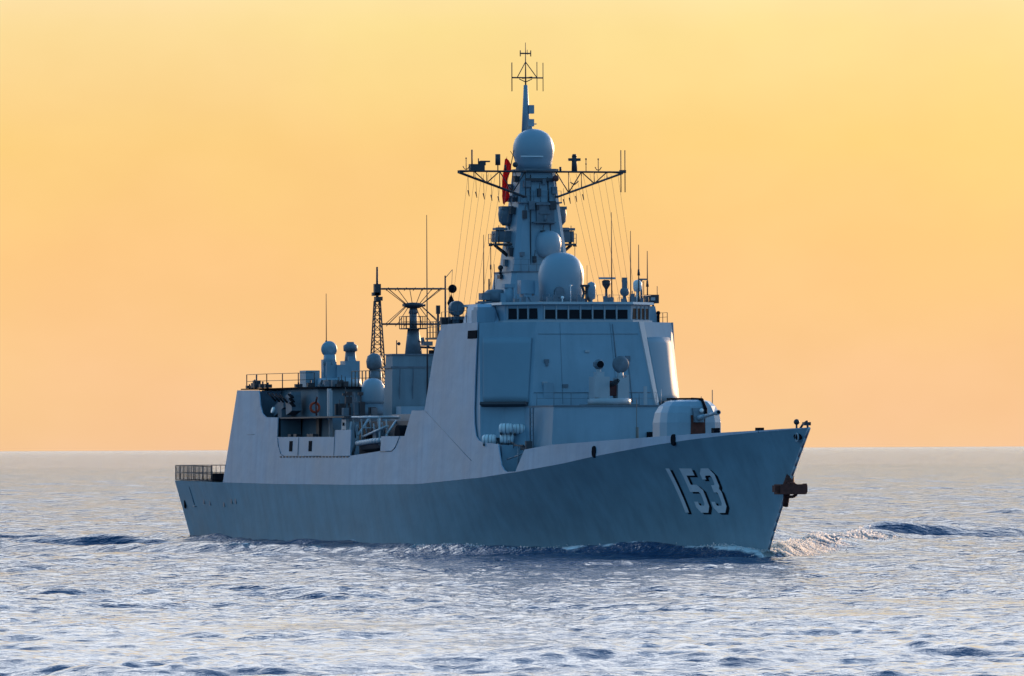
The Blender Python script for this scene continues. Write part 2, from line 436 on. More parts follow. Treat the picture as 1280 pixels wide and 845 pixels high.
# ------------------------------------------------------------------ forward superstructure
def octa(xf, yf, xc, yc, xb, yb): return [(xb, -yb), (xc, -yc), (xf, -yf), (xf, yf), (xc, yc), (xb, yb)]
m = MB()
m.prism(octa(29.65, 5.88, 26.1, 8.70, 9.0, 8.70), 6.2, octa(27.0, 4.25, 24.0, 8.12, 13.4, 8.12), 18.37)
block = m.build('bridge_block', m_house, ship)
MB().prism([(6.6, -8.3), (12, -8.3), (12, 8.3), (6.6, 8.3)], 5.4, [(6.6, -8.2), (12, -8.2), (12, 8.2), (6.6, 8.2)], 11.3).build('after_step', m_house, ship)
# array faces on the 45 degree corners
def face_pt(sgn, u, v, off=0):
    # u: 0 at side corner .. 1 at centre corner ; v: 0 bottom z=11.6 .. 1 top z=18.37
    z = 11.6 + v * 6.77; f = (z - 6.2) / 12.17
    c = Vector((26.1 + (24.0 - 26.1) * f, sgn * (8.70 + (8.12 - 8.70) * f), z)); e = Vector((29.65 + (27 - 29.65) * f, sgn * (5.88 + (4.25 - 5.88) * f), z))
    n = Vector((.77, sgn * .61, .19)).normalized()
    return c.lerp(e, u) + n * off
for sgn in (-1, 1):
    m = MB(); nu, nv = 24, 10; u0, u1 = (.06, .93) if sgn < 0 else (.10, .84)
    def bul(s_):
        return .08 + (.16 if sgn < 0 else .34) * 4 * s_ * (1 - s_)
    rings = []
    for j in range(nv + 1):
        v = .05 + .765 * j / nv
        row = [face_pt(sgn, u0 + (u1 - u0) * i / nu + (.015 if j == 0 else 0), v, bul(i / nu) * (1 if 0 < j < nv else .8)) for i in range(nu + 1)]
        row = [face_pt(sgn, u0, v, -.1)] + row + [face_pt(sgn, u1, v, -.1)]
        rings.append(row if sgn > 0 else list(reversed(row)))
    m.loft(rings, smooth=True, closed=True)
    pn = m.build('array_panel', m_panel, block)
    MB().loft([[face_pt(sgn, a, b, -.05) for a, b in ((u0 - .03, .0), (u1 + .0, .0), (u1, .05), (u0 - .03, .05))],
               [face_pt(sgn, a, b, .55) for a, b in ((u0 - .02, .015), (u1 - .01, .015), (u1 - .02, .045), (u0 - .01, .045))]]).build('panel_lip_shade', m_dark, block)  # dark strip standing for the shadow at the panel's lower lip
# weld seams and ladder line over the front
sm = MB()
def front_x(z): return 29.65 + (27 - 29.65) * (z - 6.2) / 12.17
sm.tube((front_x(17.4) + .02, -4.2, 17.4), (front_x(17.4) + .02, 4.2, 17.4), .02, n=4)
sm.tube((front_x(12.7) + .02, -4.9, 12.7), (front_x(12.7) + .02, 4.9, 12.7), .03, n=4)
for yy in (-2.3, 1.9): sm.tube((front_x(18.3) + .01, yy, 18.3), (front_x(11.8) + .01, yy * 1.1, 11.8), .014, n=4)
sm.build('weld_seam', m_mid, block)
MB().rail([(front_x(11.65) + .9, -5.0, 11.65), (front_x(11.65) + .9, 5.0, 11.65)], h=1.05, step=1.4, r=.025).build('front_railing', m_mid, ship)
# pale strip beside the port array face, painting in its lit surround
MB().loft([[face_pt(1, .86, v, .0), face_pt(1, 1.0, v, .0), face_pt(1, 1.0, v, .14), face_pt(1, .86, v, .14)] for v in (-.1, 1.0)]).build('lit_corner_strip', m_trim, block)

rg = random.Random(3)
for k in range(9):
    z = rg.uniform(12.0, 16.8); y = rg.uniform(-4.2, 4.2)
    MB().obox((front_x(z) + .05, y, z), (.12, rg.uniform(.2, .45), rg.uniform(.15, .4))).build('junction_box', m_mid if k % 3 else m_trim, block)
MB().obox((front_x(12.6) + .03, -3.7, 12.6), (.1, .8, 1.75)).build('front_door', m_house, block)
MB().line([(front_x(11.9) + .05, 3.3, 11.9), (front_x(15) + .05, 3.2, 15), (front_x(15) + .05, 2.2, 15.1), (front_x(18.2) + .05, 2.1, 18.2)], .035).build('cable_run', m_mid, block)
# pilothouse
def oc2(xf, yf, xc, yc, xb): return [(xb, -yc), (xc, -yc), (xf, -yf), (xf, yf), (xc, yc), (xb, yc)]
m = MB(); z0, z1 = 18.37, 19.78
m.prism(oc2(26.75, 3.75, 24.45, 6.1, 14.0), z0, oc2(26.85, 3.75, 24.5, 6.15, 14.0), z1)
pil = m.build('pilothouse', m_house, ship)
MB().prism(oc2(27.15, 3.85, 24.65, 6.45, 13.9), z1 + .002, oc2(27.1, 3.8, 24.6, 6.4, 13.9), z1 + .20).build('roof', m_trim, pil)
MB().prism(oc2(27.0, 3.85, 24.55, 6.3, 13.9), 18.372, oc2(27.0, 3.85, 24.55, 6.3, 13.9), 18.52).build('window_ledge', m_trim, pil)
def win(a, b, k, marg=.3, gap=.2):
    a = Vector(a); b = Vector(b); d = (b - a); Lh = d.length; d.normalize(); n = Vector((d.y, -d.x, 0))
    if n.x < 0: n = -n
    w = (Lh - 2 * marg - gap * (k - 1)) / k
    for i in range(k):
        s0 = a + d * (marg + i * (w + gap)); s1 = s0 + d * w
        f = [s0, s1, s1 + Vector((0, 0, .98)), s0 + Vector((0, 0, .98))]
        ww = MB().loft([[p - n * .05 for p in f], [p + n * .02 for p in f]]).build('bridge_window', m_glass, pil)
        fr = MB()
        for p, q in ((0, 1), (1, 2), (2, 3), (3, 0)): fr.tube(f[p] + n * .03, f[q] + n * .03, .045, n=4)
        fr.build('window_frame', m_trim, pil) if False else None
        MB().tube(s0 - d * gap / 2 + n * .05 - Vector((0, 0, .06)), s0 - d * gap / 2 + n * .05 + Vector((0, 0, 1.06)), .06, n=4, smooth=False).build('window_mullion', m_trim, pil)
win((26.80, -3.75, 18.62), (26.80, 3.75, 18.62), 7, .28, .17)
win((24.48, -6.12, 18.62), (26.78, -3.77, 18.62), 3, .35, .2)
win((24.48, 6.12, 18.62), (26.78, 3.77, 18.62), 4, .3, .16)
MB().rail([(26.9, -3.7, 19.98), (26.9, 3.7, 19.98), (24.5, 6.2, 19.98), (16, 6.2, 19.98)], h=.55, step=.9, r=.02, bars=(1,)).build('roof_railing', m_mid, pil)
# wings beside the pilothouse
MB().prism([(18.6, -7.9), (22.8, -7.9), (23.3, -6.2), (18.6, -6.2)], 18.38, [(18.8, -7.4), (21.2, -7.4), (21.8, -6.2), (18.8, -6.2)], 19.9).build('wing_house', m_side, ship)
MB().obox((22.4, -7.3, 18.9), (1.5, 1.5, 1.0)).obox((22.3, -7.3, 19.5), (1.1, 1.2, .25)).build('wing_locker', m_house, ship)
MB().box(18, 21, 7.0, 8.0, 18.38, 19.75, .05, .25).build('port_wing_locker', m_house, ship)
MB().rail([(13.5, -8.1, 18.4), (20.5, -8.1, 18.4)], h=1.0, step=1.0).rail([(16, 8.15, 18.4), (23, 8.1, 18.4)], h=.8, step=1.2).build('wing_railing', m_dark, ship)
MB().tube((21, 8.0, 18.4), (21, 8.0, 19.1), .12).ball((21, 8.0, 19.2), .17).build('wing_pelorus', m_black, ship)
MB().obox((22.5, 8.31, 17.3), (.9, .12, .7)).build('port_vent', m_black, ship)

# forward deckhouse
m = MB().prism([(28.0, -6.0), (34.9, -5.65), (34.9, 5.65), (28.0, 6.0)], 6.0, [(28.0, -5.6), (34.35, -5.2), (34.35, 5.2), (28.0, 5.6)], 11.55)
dh = m.build('forward_deckhouse', m_house, ship)
MB().prism([(28.0, -5.65), (34.45, -5.25), (34.45, 5.25), (28.0, 5.65)], 11.552, [(28.0, -5.65), (34.45, -5.25), (34.45, 5.25), (28.0, 5.65)], 11.66).build('roof_edge', m_mid, dh)
m = MB()
for y in (-5.95,): m.obox((30.6, y, 9.6), (.1, .1, 3.8)).obox((31.4, y, 9.6), (.1, .1, 3.8))
for z in np.arange(7.9, 11.4, .35): m.tube((30.6, -5.97, z), (31.4, -5.97, z), .03, n=4)
m.build('side_ladder', m_mid, dh)
MB().obox((34.75, 3.0, 9.2), (.12, 1.15, .65)).build('front_locker', m_black, dh)
MB().tube((35.6, 1.3, 7.6), (35.6, 1.3, 12.1), .03).tube((35.7, 1.3, 8.3), (35.7, 1.3, 9.9), .12).build('mast_post', m_wire, ship)
MB().obox((33.9, 2.6, 12.4), (.12, .25, 1.5)).tube((33.9, 3.9, 11.6), (33.9, 3.9, 12.9), .035).build('gauge_post', m_trim, ship)
# breakwater and low gear on the VLS deck
MB().prism([(37, -5.2), (47.5, -5.0), (47.5, 5.0), (37, 5.2)], 6.4, [(37, -5.0), (47.3, -4.8), (47.3, 4.8), (37, 5.0)], 8.1).build('missile_deck', m_house, ship)
m = MB()
for i in range(6):
    x = 38.4 + (i % 3) * 3.3; y = -2.6 + (i // 3) * 5.2
    m.lathe([(1.15, 0), (1.15, .12), (1.0, .16)], (x, y, 8.1), 20)
m.build('missile_hatch', m_deck, ship)
# raft platform, forward starboard corner
MB().prism([(24.6, -8.3), (30.6, -8.3), (30.9, -5.9), (26.5, -5.9)], 6.1, [(24.6, -8.25), (30.4, -8.25), (30.7, -5.9), (26.5, -5.9)], 8.55).build('raft_platform', m_house, ship)
MB().obox((31.9, -7.3, 8.5), (2.4, .12, .12)).obox((32, -6.8, 8.3), (1.2, .5, .35)).rail([(31, -7.9, 8.5), (36.5, -7.5, 7.4)], h=.4, step=1.2, r=.03, bars=(1,)).obox((33.5, -7.0, 8.5), (.35, .5, .7)).build('mooring_gear', m_dark, ship)
MB().line([(31.6, -8.2, 7.4), (33, -8.0, 7.6), (34.6, -7.7, 7.9)], .06).line([(33.6, -7.9, 6.5), (33.7, -7.9, 8.3)], .08).build('notch_pipe', m_mid, ship)

# life raft canisters: individuals on the platform
raft_spots = [((27.2, -8.30, 8.98), 'white life raft canister, outermost and lowest of the four beside the side wall edge'),
              ((28.0, -7.10, 9.06), 'white life raft canister, inner one of the low pair below the array panel'),
              ((28.3, -7.25, 9.86), 'white life raft canister, outer one of the raised pair, behind the low pair'),
              ((28.0, -6.05, 9.80), 'white life raft canister, innermost and highest of the four, nearest the deckhouse ladder')]
def raft():
    t = thing('life_raft', '', 'life raft', group='life raft canisters on the starboard platform')
    MB().lathe([(.02, -.56), (.28, -.54), (.38, -.45), (.41, -.3), (.41, .3), (.38, .45), (.28, .54), (.02, .56)], (0, 0, 0), 20, 'x').build('canister', m_white, t)
    MB().lathe([(.42, -.03), (.42, .03)], (0, 0, 0), 20, 'x').lathe([(.415, -.30), (.415, -.27)], (0, 0, 0), 20, 'x').lathe([(.415, .27), (.415, .30)], (0, 0, 0), 20, 'x').build('strap', m_mid, t)
    MB().obox((-.4, 0, -.42), (.1, .7, .2)).obox((.4, 0, -.42), (.1, .7, .2)).tube((-.4, -.3, -.5), (-.4, -.3, -1.1 if False else -.52), .05).build('cradle', m_dark, t)
    return t
proto = raft()
for i, (p, lb) in enumerate(raft_spots):
    if i == 0: t = proto
    else:
        t = proto.copy(); scene.collection.objects.link(t)
        for ch in proto.children:
            c = ch.copy(); scene.collection.objects.link(c); c.parent = t
    t.location = p; t['label'] = lb; t.rotation_euler = (0, 0, R((58, 74, 66, 80)[i]))
MB().obox((27.1, -6.9, 9.08), (1.1, 1.7, .10)).obox((26.7, -7.6, 8.8), (.12, .12, .6)).obox((27.5, -6.2, 8.8), (.12, .12, .6)).build('raft_rack', m_dark, ship)

# ------------------------------------------------------------------ main gun
g = MB()
def gsec(z, w, xf, xb, c=.32):
    # half width w, front xf, back xb: bevelled plan
    return [(xb, -w * .8, z), (xb + .5, -w, z), (xf - 1.8, -w, z), (xf - .95, -w * .88, z), (xf - .3, -w * .6, z), (xf, -w * .26, z), (xf, w * .26, z), (xf - .3, w * .6, z), (xf - .95, w * .88, z), (xf - 1.8, w, z), (xb + .5, w, z), (xb, w * .8, z)]
secs = [gsec(7.5, 2.5, 53.2, 49.2), gsec(10.2, 2.48, 53.2, 49.2), gsec(10.95, 2.36, 53.1, 49.35), gsec(11.45, 2.1, 52.95, 49.6), gsec(11.8, 1.7, 52.7, 50.0), gsec(11.93, 1.25, 52.3, 50.4)]
g.loft(secs)
gun = g.build('main_gun', m_gun, ship)
gun_bay = MB().prism([(52.2, -.6), (53.28, -.6), (53.28, .6), (52.2, .6)], 8.6, [(52.2, -.55), (53.27, -.55), (53.27, .55), (52.2, .55)], 10.75).build('gun_slot', m_rust, gun)
MB().prism([(51.3, -.5), (53.7, -.35), (53.7, .35), (51.3, .5)], 10.2, [(51.0, -.6), (53.2, -.42), (53.2, .42), (51.0, .6)], 11.3).build('mantlet', m_mid, gun)
MB().tube((52.6, 0, 10.45), (55.0, 0, 10.66), .22, .17, 14).tube((55.0, 0, 10.66), (57.9, 0, 10.92), .14, .12, 14).tube((57.6, 0, 10.89), (58.1, 0, 10.94), .19, .19, 14).build('gun_barrel', m_gun, gun)
MB().tube((58.08, 0, 10.938), (58.12, 0, 10.942), .13, n=12).build('muzzle', m_black, gun)
MB().obox((50.2, -.4, 12.02), (1.9, 1.6, .14)).line([(50.9, .3, 12.0), (52.6, .55, 11.95), (53.25, .62, 11.2), (53.3, .62, 10.7)], .13).obox((50.1, .9, 11.95), (.6, .35, .2)).build('roof_hatch', m_black, gun)
MB().ball((53.5, .2, 11.1), .16).build('gun_lamp', m_white, gun)
MB().tube((50.8, 2.0, 10.8), (50.8, 2.0, 12.7), .035).tube((50.2, 1.3, 11.8), (50.2, 1.3, 12.2), .03).build('gun_aerial', m_wire, gun)
MB().lathe([(2.7, 0), (2.7, .5), (2.5, .6)], (50.8, 0, 7.1), 32).build('gun_ring', m_mid, gun); gun.location.x = 1.3

# ------------------------------------------------------------------ close-in guns
def ciws(name, cx, cz, s, sc=1.0):
    # s = +1 faces forward; radar dome on its left hand
    P = lambda x, y, z: (cx + s * x * sc, s * y * sc, cz + z * sc)
    m = MB().lathe([(1.72 * sc, 0), (1.72 * sc, .42 * sc), (1.55 * sc, .5 * sc)], (cx, 0, cz), 32)
    root = m.build(name, m_trim, ship)
    b = lambda c, sz: MB().obox(P(*c), [q * sc for q in sz])
    m = b((0, -.82, 1.35), (1.5, 1.25, 1.75)); m.obox(P(-.1, -.82, 2.4), (1.0 * sc, .6 * sc, .4 * sc)); m.tube(P(0, -.86, 2.3), P(0, -.86, 3.0), .22 * sc, .18 * sc)
    m.obox(P(.6, -1.3, 1.0), (.5 * sc, .35 * sc, .8 * sc)); m.build('optic_pillar', m_trim if s > 0 else m_house, root)
    m = b((0, .95, 1.3), (1.3, .85, 1.7)); m.tube(P(-.1, .95, 1.9), P(-.1, .95, 2.75), (.3 if s > 0 else .58) * sc, (.25 if s > 0 else .5) * sc)
    m.obox(P(.2, 1.4, 1.4), (.7 * sc, .2 * sc, 1.9 * sc)); m.build('radar_pillar', m_trim if s > 0 else m_house, root)
    b((-.3, .05, 1.3), (1.2, 1.0, 1.2)).build('gun_cradle', m_redd if s > 0 else m_house, root)
    m = MB(); c0 = P(.2, .05, 1.55)
    for k in range(7):
        a = 2 * math.pi * k / 7; dy, dz = .13 * math.cos(a) * sc, .13 * math.sin(a) * sc
        m.tube((c0[0], c0[1] + dy, c0[2] + dz), (c0[0] + s * 1.9 * sc, c0[1] + dy, c0[2] + dz + .35 * sc), .045 * sc, n=6)
    m.lathe([(.2 * sc, -.05), (.22 * sc, .1)], (c0[0] + s * 1.3 * sc, c0[1], c0[2] + .24 * sc), 12, 'x')
    m.build('gun_barrels', m_dark, root)
    m = (MB().ball(P(0, -.86, 3.2), .42 * sc) if s > 0 else MB().lathe([(.3 * sc, 2.95 * sc), (.58 * sc, 3.05 * sc), (.6 * sc, 3.5 * sc), (.35 * sc, 3.65 * sc), (.3 * sc, 3.8 * sc)], (cx, -s * .86 * sc * -1 * -1 if False else P(0, -.86, 0)[1], cz), 16).tube(P(0, -.86, 1.9), P(0, -.86, 3.0), .52 * sc, .42 * sc, 14)); m.obox(P(.1, -1.15, 3.2), (.4 * sc, .3 * sc, .35 * sc)); op = m.build('optic_head', m_mid, root)
    MB().lathe([(.26 * sc, 0), (.28 * sc, s * .12 * sc)], P(.36, -.86, 3.2), 14, 'x').build('lens', m_black, root)
    m = MB().lathe([(.25 * sc, -.3 * s * sc), (.58 * sc, -.15 * s * sc), (.68 * sc, 0), (.68 * sc, .12 * s * sc), (.52 * sc, .2 * s * sc), (.25 * sc, .26 * s * sc), (.0, .27 * s * sc)], P(0, .95, 3.2), 26, 'x')
    m.build('radar_dish', m_mid if s > 0 else m_house, root)
    return root
ciws('forward_gun_mount', 32.6, 11.7, 1)
MB().box(30.7, 34.3, -1.9, 1.9, 11.66, 11.72).build('gun_mount_pad', m_deck, ship)

# ------------------------------------------------------------------ main mast
MX = 12.9
ms = MB()
def sq(z, hx, hy, ch=.35, x=MX):
    return [(x + hx - ch, -hy, z), (x + hx, -hy + ch, z), (x + hx, hy - ch, z), (x + hx - ch, hy, z), (x - hx + ch, hy, z), (x - hx, hy - ch, z), (x - hx, -hy + ch, z), (x - hx + ch, -hy, z)]
ms.loft([sq(18.4, 3.3, 3.3), sq(22.6, 2.7, 2.65)]); ms.loft([sq(22.602, 2.35, 2.4), sq(26, 1.95, 2.0), sq(30.95, 1.5, 1.45)])
mast = ms.build('main_mast', m_house, ship)
MB().loft([sq(22.60, 2.75, 2.72), sq(22.72, 2.75, 2.72)]).loft([sq(30.952, 1.75, 1.7), sq(31.1, 1.75, 1.7)]).loft([sq(28.3, 1.75, 1.72), sq(28.38, 1.75, 1.72)]).build('platform_lip', m_mid, mast)
MB().lathe([(1.45, 31.1), (1.5, 31.6), (1.62, 32.1), (1.70, 32.6), (1.66, 33.1), (1.5, 33.6), (1.2, 34.0), (.8, 34.25), (.4, 34.38), (0, 34.42)], (MX, 0, 0), 40).build('top_radome', m_radome, mast)
MB().obox((14.72, -.7, 32.1), (.08, 1.9, .09)).build('radome_bar', m_white, mast)
MB().lathe([(.75, -1.1), (1.0, -.8), (1.08, -.1), (1.02, .45), (.8, .85), (.4, 1.05), (0, 1.1)], (15.0, .55, 24.95), 30).build('mast_radome', m_radome, mast)
MB().obox((14.2, .5, 23.7), (1.6, 1.0, .9)).build('radome_bracket', m_mid, mast)
m = MB().obox((14.75, .35, 27.35), (.5, 1.5, 1.6)).obox((14.95, .1, 28.2), (.5, 1.2, .15)).obox((14.9, .2, 26.7), (.9, 1.9, .1)).tube((15.0, .3, 26.75), (15.0, .3, 27.3), .12)
m.obox((15.05, .3, 27.45), (.1, 1.0, .12)); m.build('mast_sensor', m_mid, mast)
MB().obox((14.98, .95, 28.1), (.35, .5, .7)).obox((14.98, -.35, 28.0), (.3, .2, .6)).build('mast_box', m_dark, mast)
MB().obox((14.42, .3, 29.2), (.08, 2.3, .1)).build('mast_rail_bar', m_trim, mast)
m = MB()
for z in np.arange(20, 30.6, .4):
    f = (z - 18.4) / 12.5; m.tube((MX + 2.6 - f * 1.25, -1.7 + f * .6, z), (MX + 2.6 - f * 1.25, -1.3 + f * .6, z), .02, n=4)
m.build('mast_ladder', m_mid, mast)
# side sensors and outrigger platforms
for s in (-1, 1):
    m = MB().lathe([(.25, -.85), (.55, -.5), (.62, .1), (.55, .55), (.3, .62)], (12.5, s * 2.3, 27.35), 14).tube((12.5, s * 1.5, 27.0), (12.5, s * 2.2, 26.9), .22)
    m.obox((12.6, s * 2.3, 27.95), (.9, 1.0, .25)).tube((12.5, s * 2.1, 26.6), (12.5, s * 1.7, 25.8), .12); m.build('jammer_pod', m_mid, mast)
    m = MB().prism([(11.4, s * 1.8), (13.8, s * 1.8), (13.4, s * 3.5), (11.8, s * 3.5)], 24.88, [(11.4, s * 1.8), (13.8, s * 1.8), (13.4, s * 3.5), (11.8, s * 3.5)], 25.02)
    m.tube((12.6, s * 3.3, 24.9), (12.6, s * 2.0, 23.9), .12, .15).tube((12.0, s * 3.0, 24.9), (12.2, s * 2.1, 24.2), .08)
    m.build('outrigger', m_dark, mast)
    m = MB().obox((12.6, s * 2.6, 25.6), (1.2, 1.5, .9)).tube((12.6, s * 2.8, 26.0), (12.6, s * 2.8, 26.35), .35, .35, 12).obox((12.9, s * 2.9, 26.2), (.9, 1.0, .2)).tube((12.6, s * 3.2, 25.0), (12.6, s * 3.2, 25.7), .1)
    m.build('outrigger_sensor', m_mid, mast)
    MB().tube((12.6, s * 3.62, 25.05), (12.6, s * 3.62, 24.8), .16, n=10).tube((12.6, s * 3.62, 24.8), (12.6, s * 3.6, 20.3), .035, n=5).tube((12.6, s * 3.62, 23.3), (12.6, s * 3.62, 22.9), .07).build('outrigger_aerial', m_dark, mast)
MB().tube((12.5, -2.3, 22.0), (12.5, -2.75, 22.5), .22, .12).tube((12.5, -2.75, 22.5), (12.5, -2.75, 23.0), .12).ball((12.5, -2.75, 23.05), .22).obox((12.6, -2.5, 22.3), (.8, .9, .3)).build('mast_lamp', m_dark, mast)
# yard: a lattice truss each side
YX = 14.8
yd = MB()
for s in (-1, 1):
    T = [Vector((YX, s * y, 30.85 + .0 * y)) for y in (1.3, 2.4, 3.5, 4.6, 5.7, 7.0)]
    B = [Vector((YX - .0, s * y, 28.75 + (y - 1.3) * (30.75 - 28.75) / 5.7)) for y in (1.3, 2.4, 3.5, 4.6, 5.7, 7.0)]
    for k in (-.25, .25):
        o = Vector((k, 0, 0)); yd.line([p + o for p in T], .075); yd.line([p + o for p in B], .075)
    for i in range(5):
        yd.tube(T[i], B[i], .04, n=5); yd.tube(B[i] if i % 2 else T[i], T[i + 1] if i % 2 else B[i + 1], .05, n=5)
        yd.tube(T[i] + Vector((-.25, 0, 0)), T[i] + Vector((.25, 0, 0)), .04, n=4)
yd.line([(YX, -1.6, 30.85), (YX, 1.6, 30.85)], .09); yd.obox((14.4, 0, 30.2), (.8, 2.4, .25))
yard = yd.build('yardarm', m_dark, mast)
def small(name, fn, mt=m_dark): m = MB(); fn(m); return m.build(name, mt, mast)
y0 = 30.9
def anem(m, y):
    m.tube((YX, y, y0), (YX, y, y0 + 1.0), .035); m.line([(YX, y - .28, y0 + .35), (YX, y - .12, y0 + .12), (YX, y + .12, y0 + .12), (YX, y + .28, y0 + .35)], .04); m.ball((YX, y, y0 + 1.0), .07, 8)
small('wind_gauge', lambda m: anem(m, -6.35)); small('wind_gauge', lambda m: anem(m, 4.95)); small('wind_gauge', lambda m: (m.tube((YX, 3.9, y0), (YX, 3.9, y0 + 1), .035), m.ball((YX, 3.9, y0 + 1.0), .08, 8), m.ball((YX, 3.9, y0 + .6), .07, 8)))
small('yard_sensor', lambda m: (m.obox((YX, -5.45, y0 + .25), (.6, 1.2, .55)), m.obox((YX, -5.0, y0 + .6), (.5, .5, .35)), m.obox((YX, -4.75, y0 + .75), (.3, .8, .12)), m.tube((YX, -5.85, y0), (YX, -5.85, y0 + 1.7), .07), m.tube((YX, -5.3, y0 + .4), (YX, -5.3, y0 + 1.0), .05)))
small('yard_cylinder', lambda m: (m.tube((YX, -3.65, y0), (YX, -3.65, y0 + .5), .05), m.tube((YX, -3.65, y0 + .45), (YX, -3.65, y0 + 1.35), .21, .21, 12)))
small('yard_cylinder', lambda m: (m.tube((YX, -3.0, y0), (YX, -3.0, y0 + .5), .09)))
small('yard_navaid', lambda m: (m.tube((YX, 2.9, y0), (YX, 2.9, y0 + 1.25), .24, .2, 12), m.obox((YX, 2.9, y0 + .95), (.4, .95, .22)), m.tube((YX, 2.9, y0 + 1.2), (YX, 2.9, y0 + 1.4), .22, .15, 12)))
small('yard_bracket', lambda m: (m.tube((YX, 1.7, y0), (YX, 1.7, y0 + .35), .1), m.line([(YX, 2.55, y0 - .9), (YX, 2.9, y0 - 1.1), (YX, 3.25, y0 - .8)], .05)))
small('yard_dipole', lambda m: (m.tube((YX, 6.9, 29.2), (YX, 6.9, 32.65), .045), m.tube((YX, 7.25, 29.2), (YX, 7.25, 32.65), .045), m.obox((YX, 7.05, 30.9), (.3, .5, .25))))
small('obstruction_lamp', lambda m: m.ball((14.95, 1.25, 30.3), .27), m_redd)
small('mast_fitting', lambda m: (m.ball((14.9, -2.2, 31.4), .22, 10), m.tube((14.9, -2.6, 31.2), (14.9, -2.3, 32.6), .04), m.tube((14.9, -2.2, 31.9), (14.9, -2.6, 32.5), .03)))
hook = MB()
for i, y in enumerate((-6.2, -5.55, -4.9, -4.25, -3.65, 1.95, 2.45, 3.0, 3.6)):
    zz = 29.3 - .12 * i if y < 0 else 28.95 + .0 * i
    if y > 0: zz = 28.6 + (y - 1.9) * .25
    hook.tube((YX, y, 30.6 if abs(y) > 4 else 29.5), (YX, y + .06, zz), .018, n=4); hook.tube((YX, y, zz), (YX, y + .1, zz - .5), .07, .03, 6)
hook.build('hanging_block', m_dark, mast)
# pole mast over the radome
PX = 11.0
pm = MB().tube((PX, -.05, 30.9), (PX, -.05, 34.2), .42, .40, 12).tube((PX, -.05, 34.2), (PX, -.05, 38.1), .36, .17, 12)
pm.obox((PX + .1, .35, 36.1), (.45, .45, .7)).obox((PX + .1, .3, 35.0), (.4, .55, .6)).obox((PX + .1, .4, 34.9), (.3, .8, .08)).tube((PX + .1, .35, 34.3), (PX + .1, .35, 34.8), .15)
pole = pm.build('pole_mast', m_house, mast)
tp = MB().tube((PX, -.05, 38.1), (PX, -.05, 41.6), .07, .025)
tp.tube((PX, -1.25, 38.7), (PX, 1.45, 38.7), .06)
tp.tube((PX - 1.0, 0, 38.7), (PX + 1.2, 0.1, 38.7), .05)
for y, x in ((-1.22, 0), (-1.05, -.6), (1.45, 0), (.55, 1.2)): tp.tube((PX + x, y, 37.6), (PX + x, y, 39.95), .035, n=5)
for y in (-.75, .9): tp.tube((PX, y, 38.75), (PX, -.05, 40.0), .04, n=5)
tp.line([(PX, -.6, 38.6), (PX, -.05, 38.35), (PX, .5, 38.6)], .04)
tp.tube((PX, -.5, 40.7), (PX, .4, 40.7), .06)
for y in (-.5, .4): tp.tube((PX, y, 40.45), (PX, y, 40.95), .045, n=5)
tp.tube((PX, .1, 40.6), (PX, .1, 41.0), .03)
tp.build('top_aerial', m_dark, mast)
rg = random.Random(5)
for k in range(26):
    z = rg.uniform(23.2, 30.4); f = (z - 22.6) / 8.35; hx = 2.35 - .85 * f
    if k % 2: c = (MX + hx + .12, rg.uniform(-1, 1) * (1.9 - .8 * f), z)
    else: c = (MX + rg.uniform(-1, 1.0) * (hx - .4), -(2.42 - .95 * f) - .12, z)
    m = MB().obox(c, (rg.uniform(.25, .5), rg.uniform(.25, .6), rg.uniform(.2, .7)))
    if k % 3 == 0: m.tube((c[0], c[1], c[2]), (c[0] + (.25 if k % 2 else 0), c[1] - (0 if k % 2 else .25), c[2] + .75), .035, n=5)
    m.build('mast_box', m_mid if k % 3 else m_dark, mast)
MB().line([(MX + 2.2, .9, 23), (MX + 1.75, .75, 28.2), (MX + 1.6, .7, 30.4)], .06).build('mast_cable', m_dark, mast)
MB().line([(MX + 2.25, -1.0, 23), (MX + 1.72, -.8, 30.6)], .05).build('mast_cable', m_dark, mast)
MB().rail([(MX + 1.9, -1.75, 28.38), (MX + 1.9, 1.75, 28.38)], h=.9, step=.6, r=.025).box(MX + 1.3, MX + 2.0, -1.8, 1.8, 28.26, 28.38).build('mast_platform', m_mid, mast)
MB().rail([(MX + 2.9, -2.7, 22.72), (MX + 2.9, 2.7, 22.72)], h=.95, step=.7, r=.025).build('mast_railing', m_mid, mast)
for s in (-1, 1):
    MB().rail([(11.5, s * 3.45, 25.02), (13.5, s * 3.45, 25.02)], h=.8, step=.6, r=.03).build('outrigger_rail', m_mid, mast)
    MB().tube((13.2, s * 3.1, 25), (13.2, s * 3.1, 26.5), .05, .03).build('outrigger_rod', m_dark, mast)
# halyards
hy = MB()
for i in range(8):
    y = -6.2 + i * .58
    hy.tube((14.9, y, 30.7), (16.5 + i * .2, -8.2 + i * .42, 19.2), .011, n=4)
for i in range(8):
    y = 2.4 + i * .6
    hy.tube((14.9, y, 30.7), (16.5, 4.5 + i * .45, 19.6), .011, n=4)
hy.build('halyard', m_wire, mast)

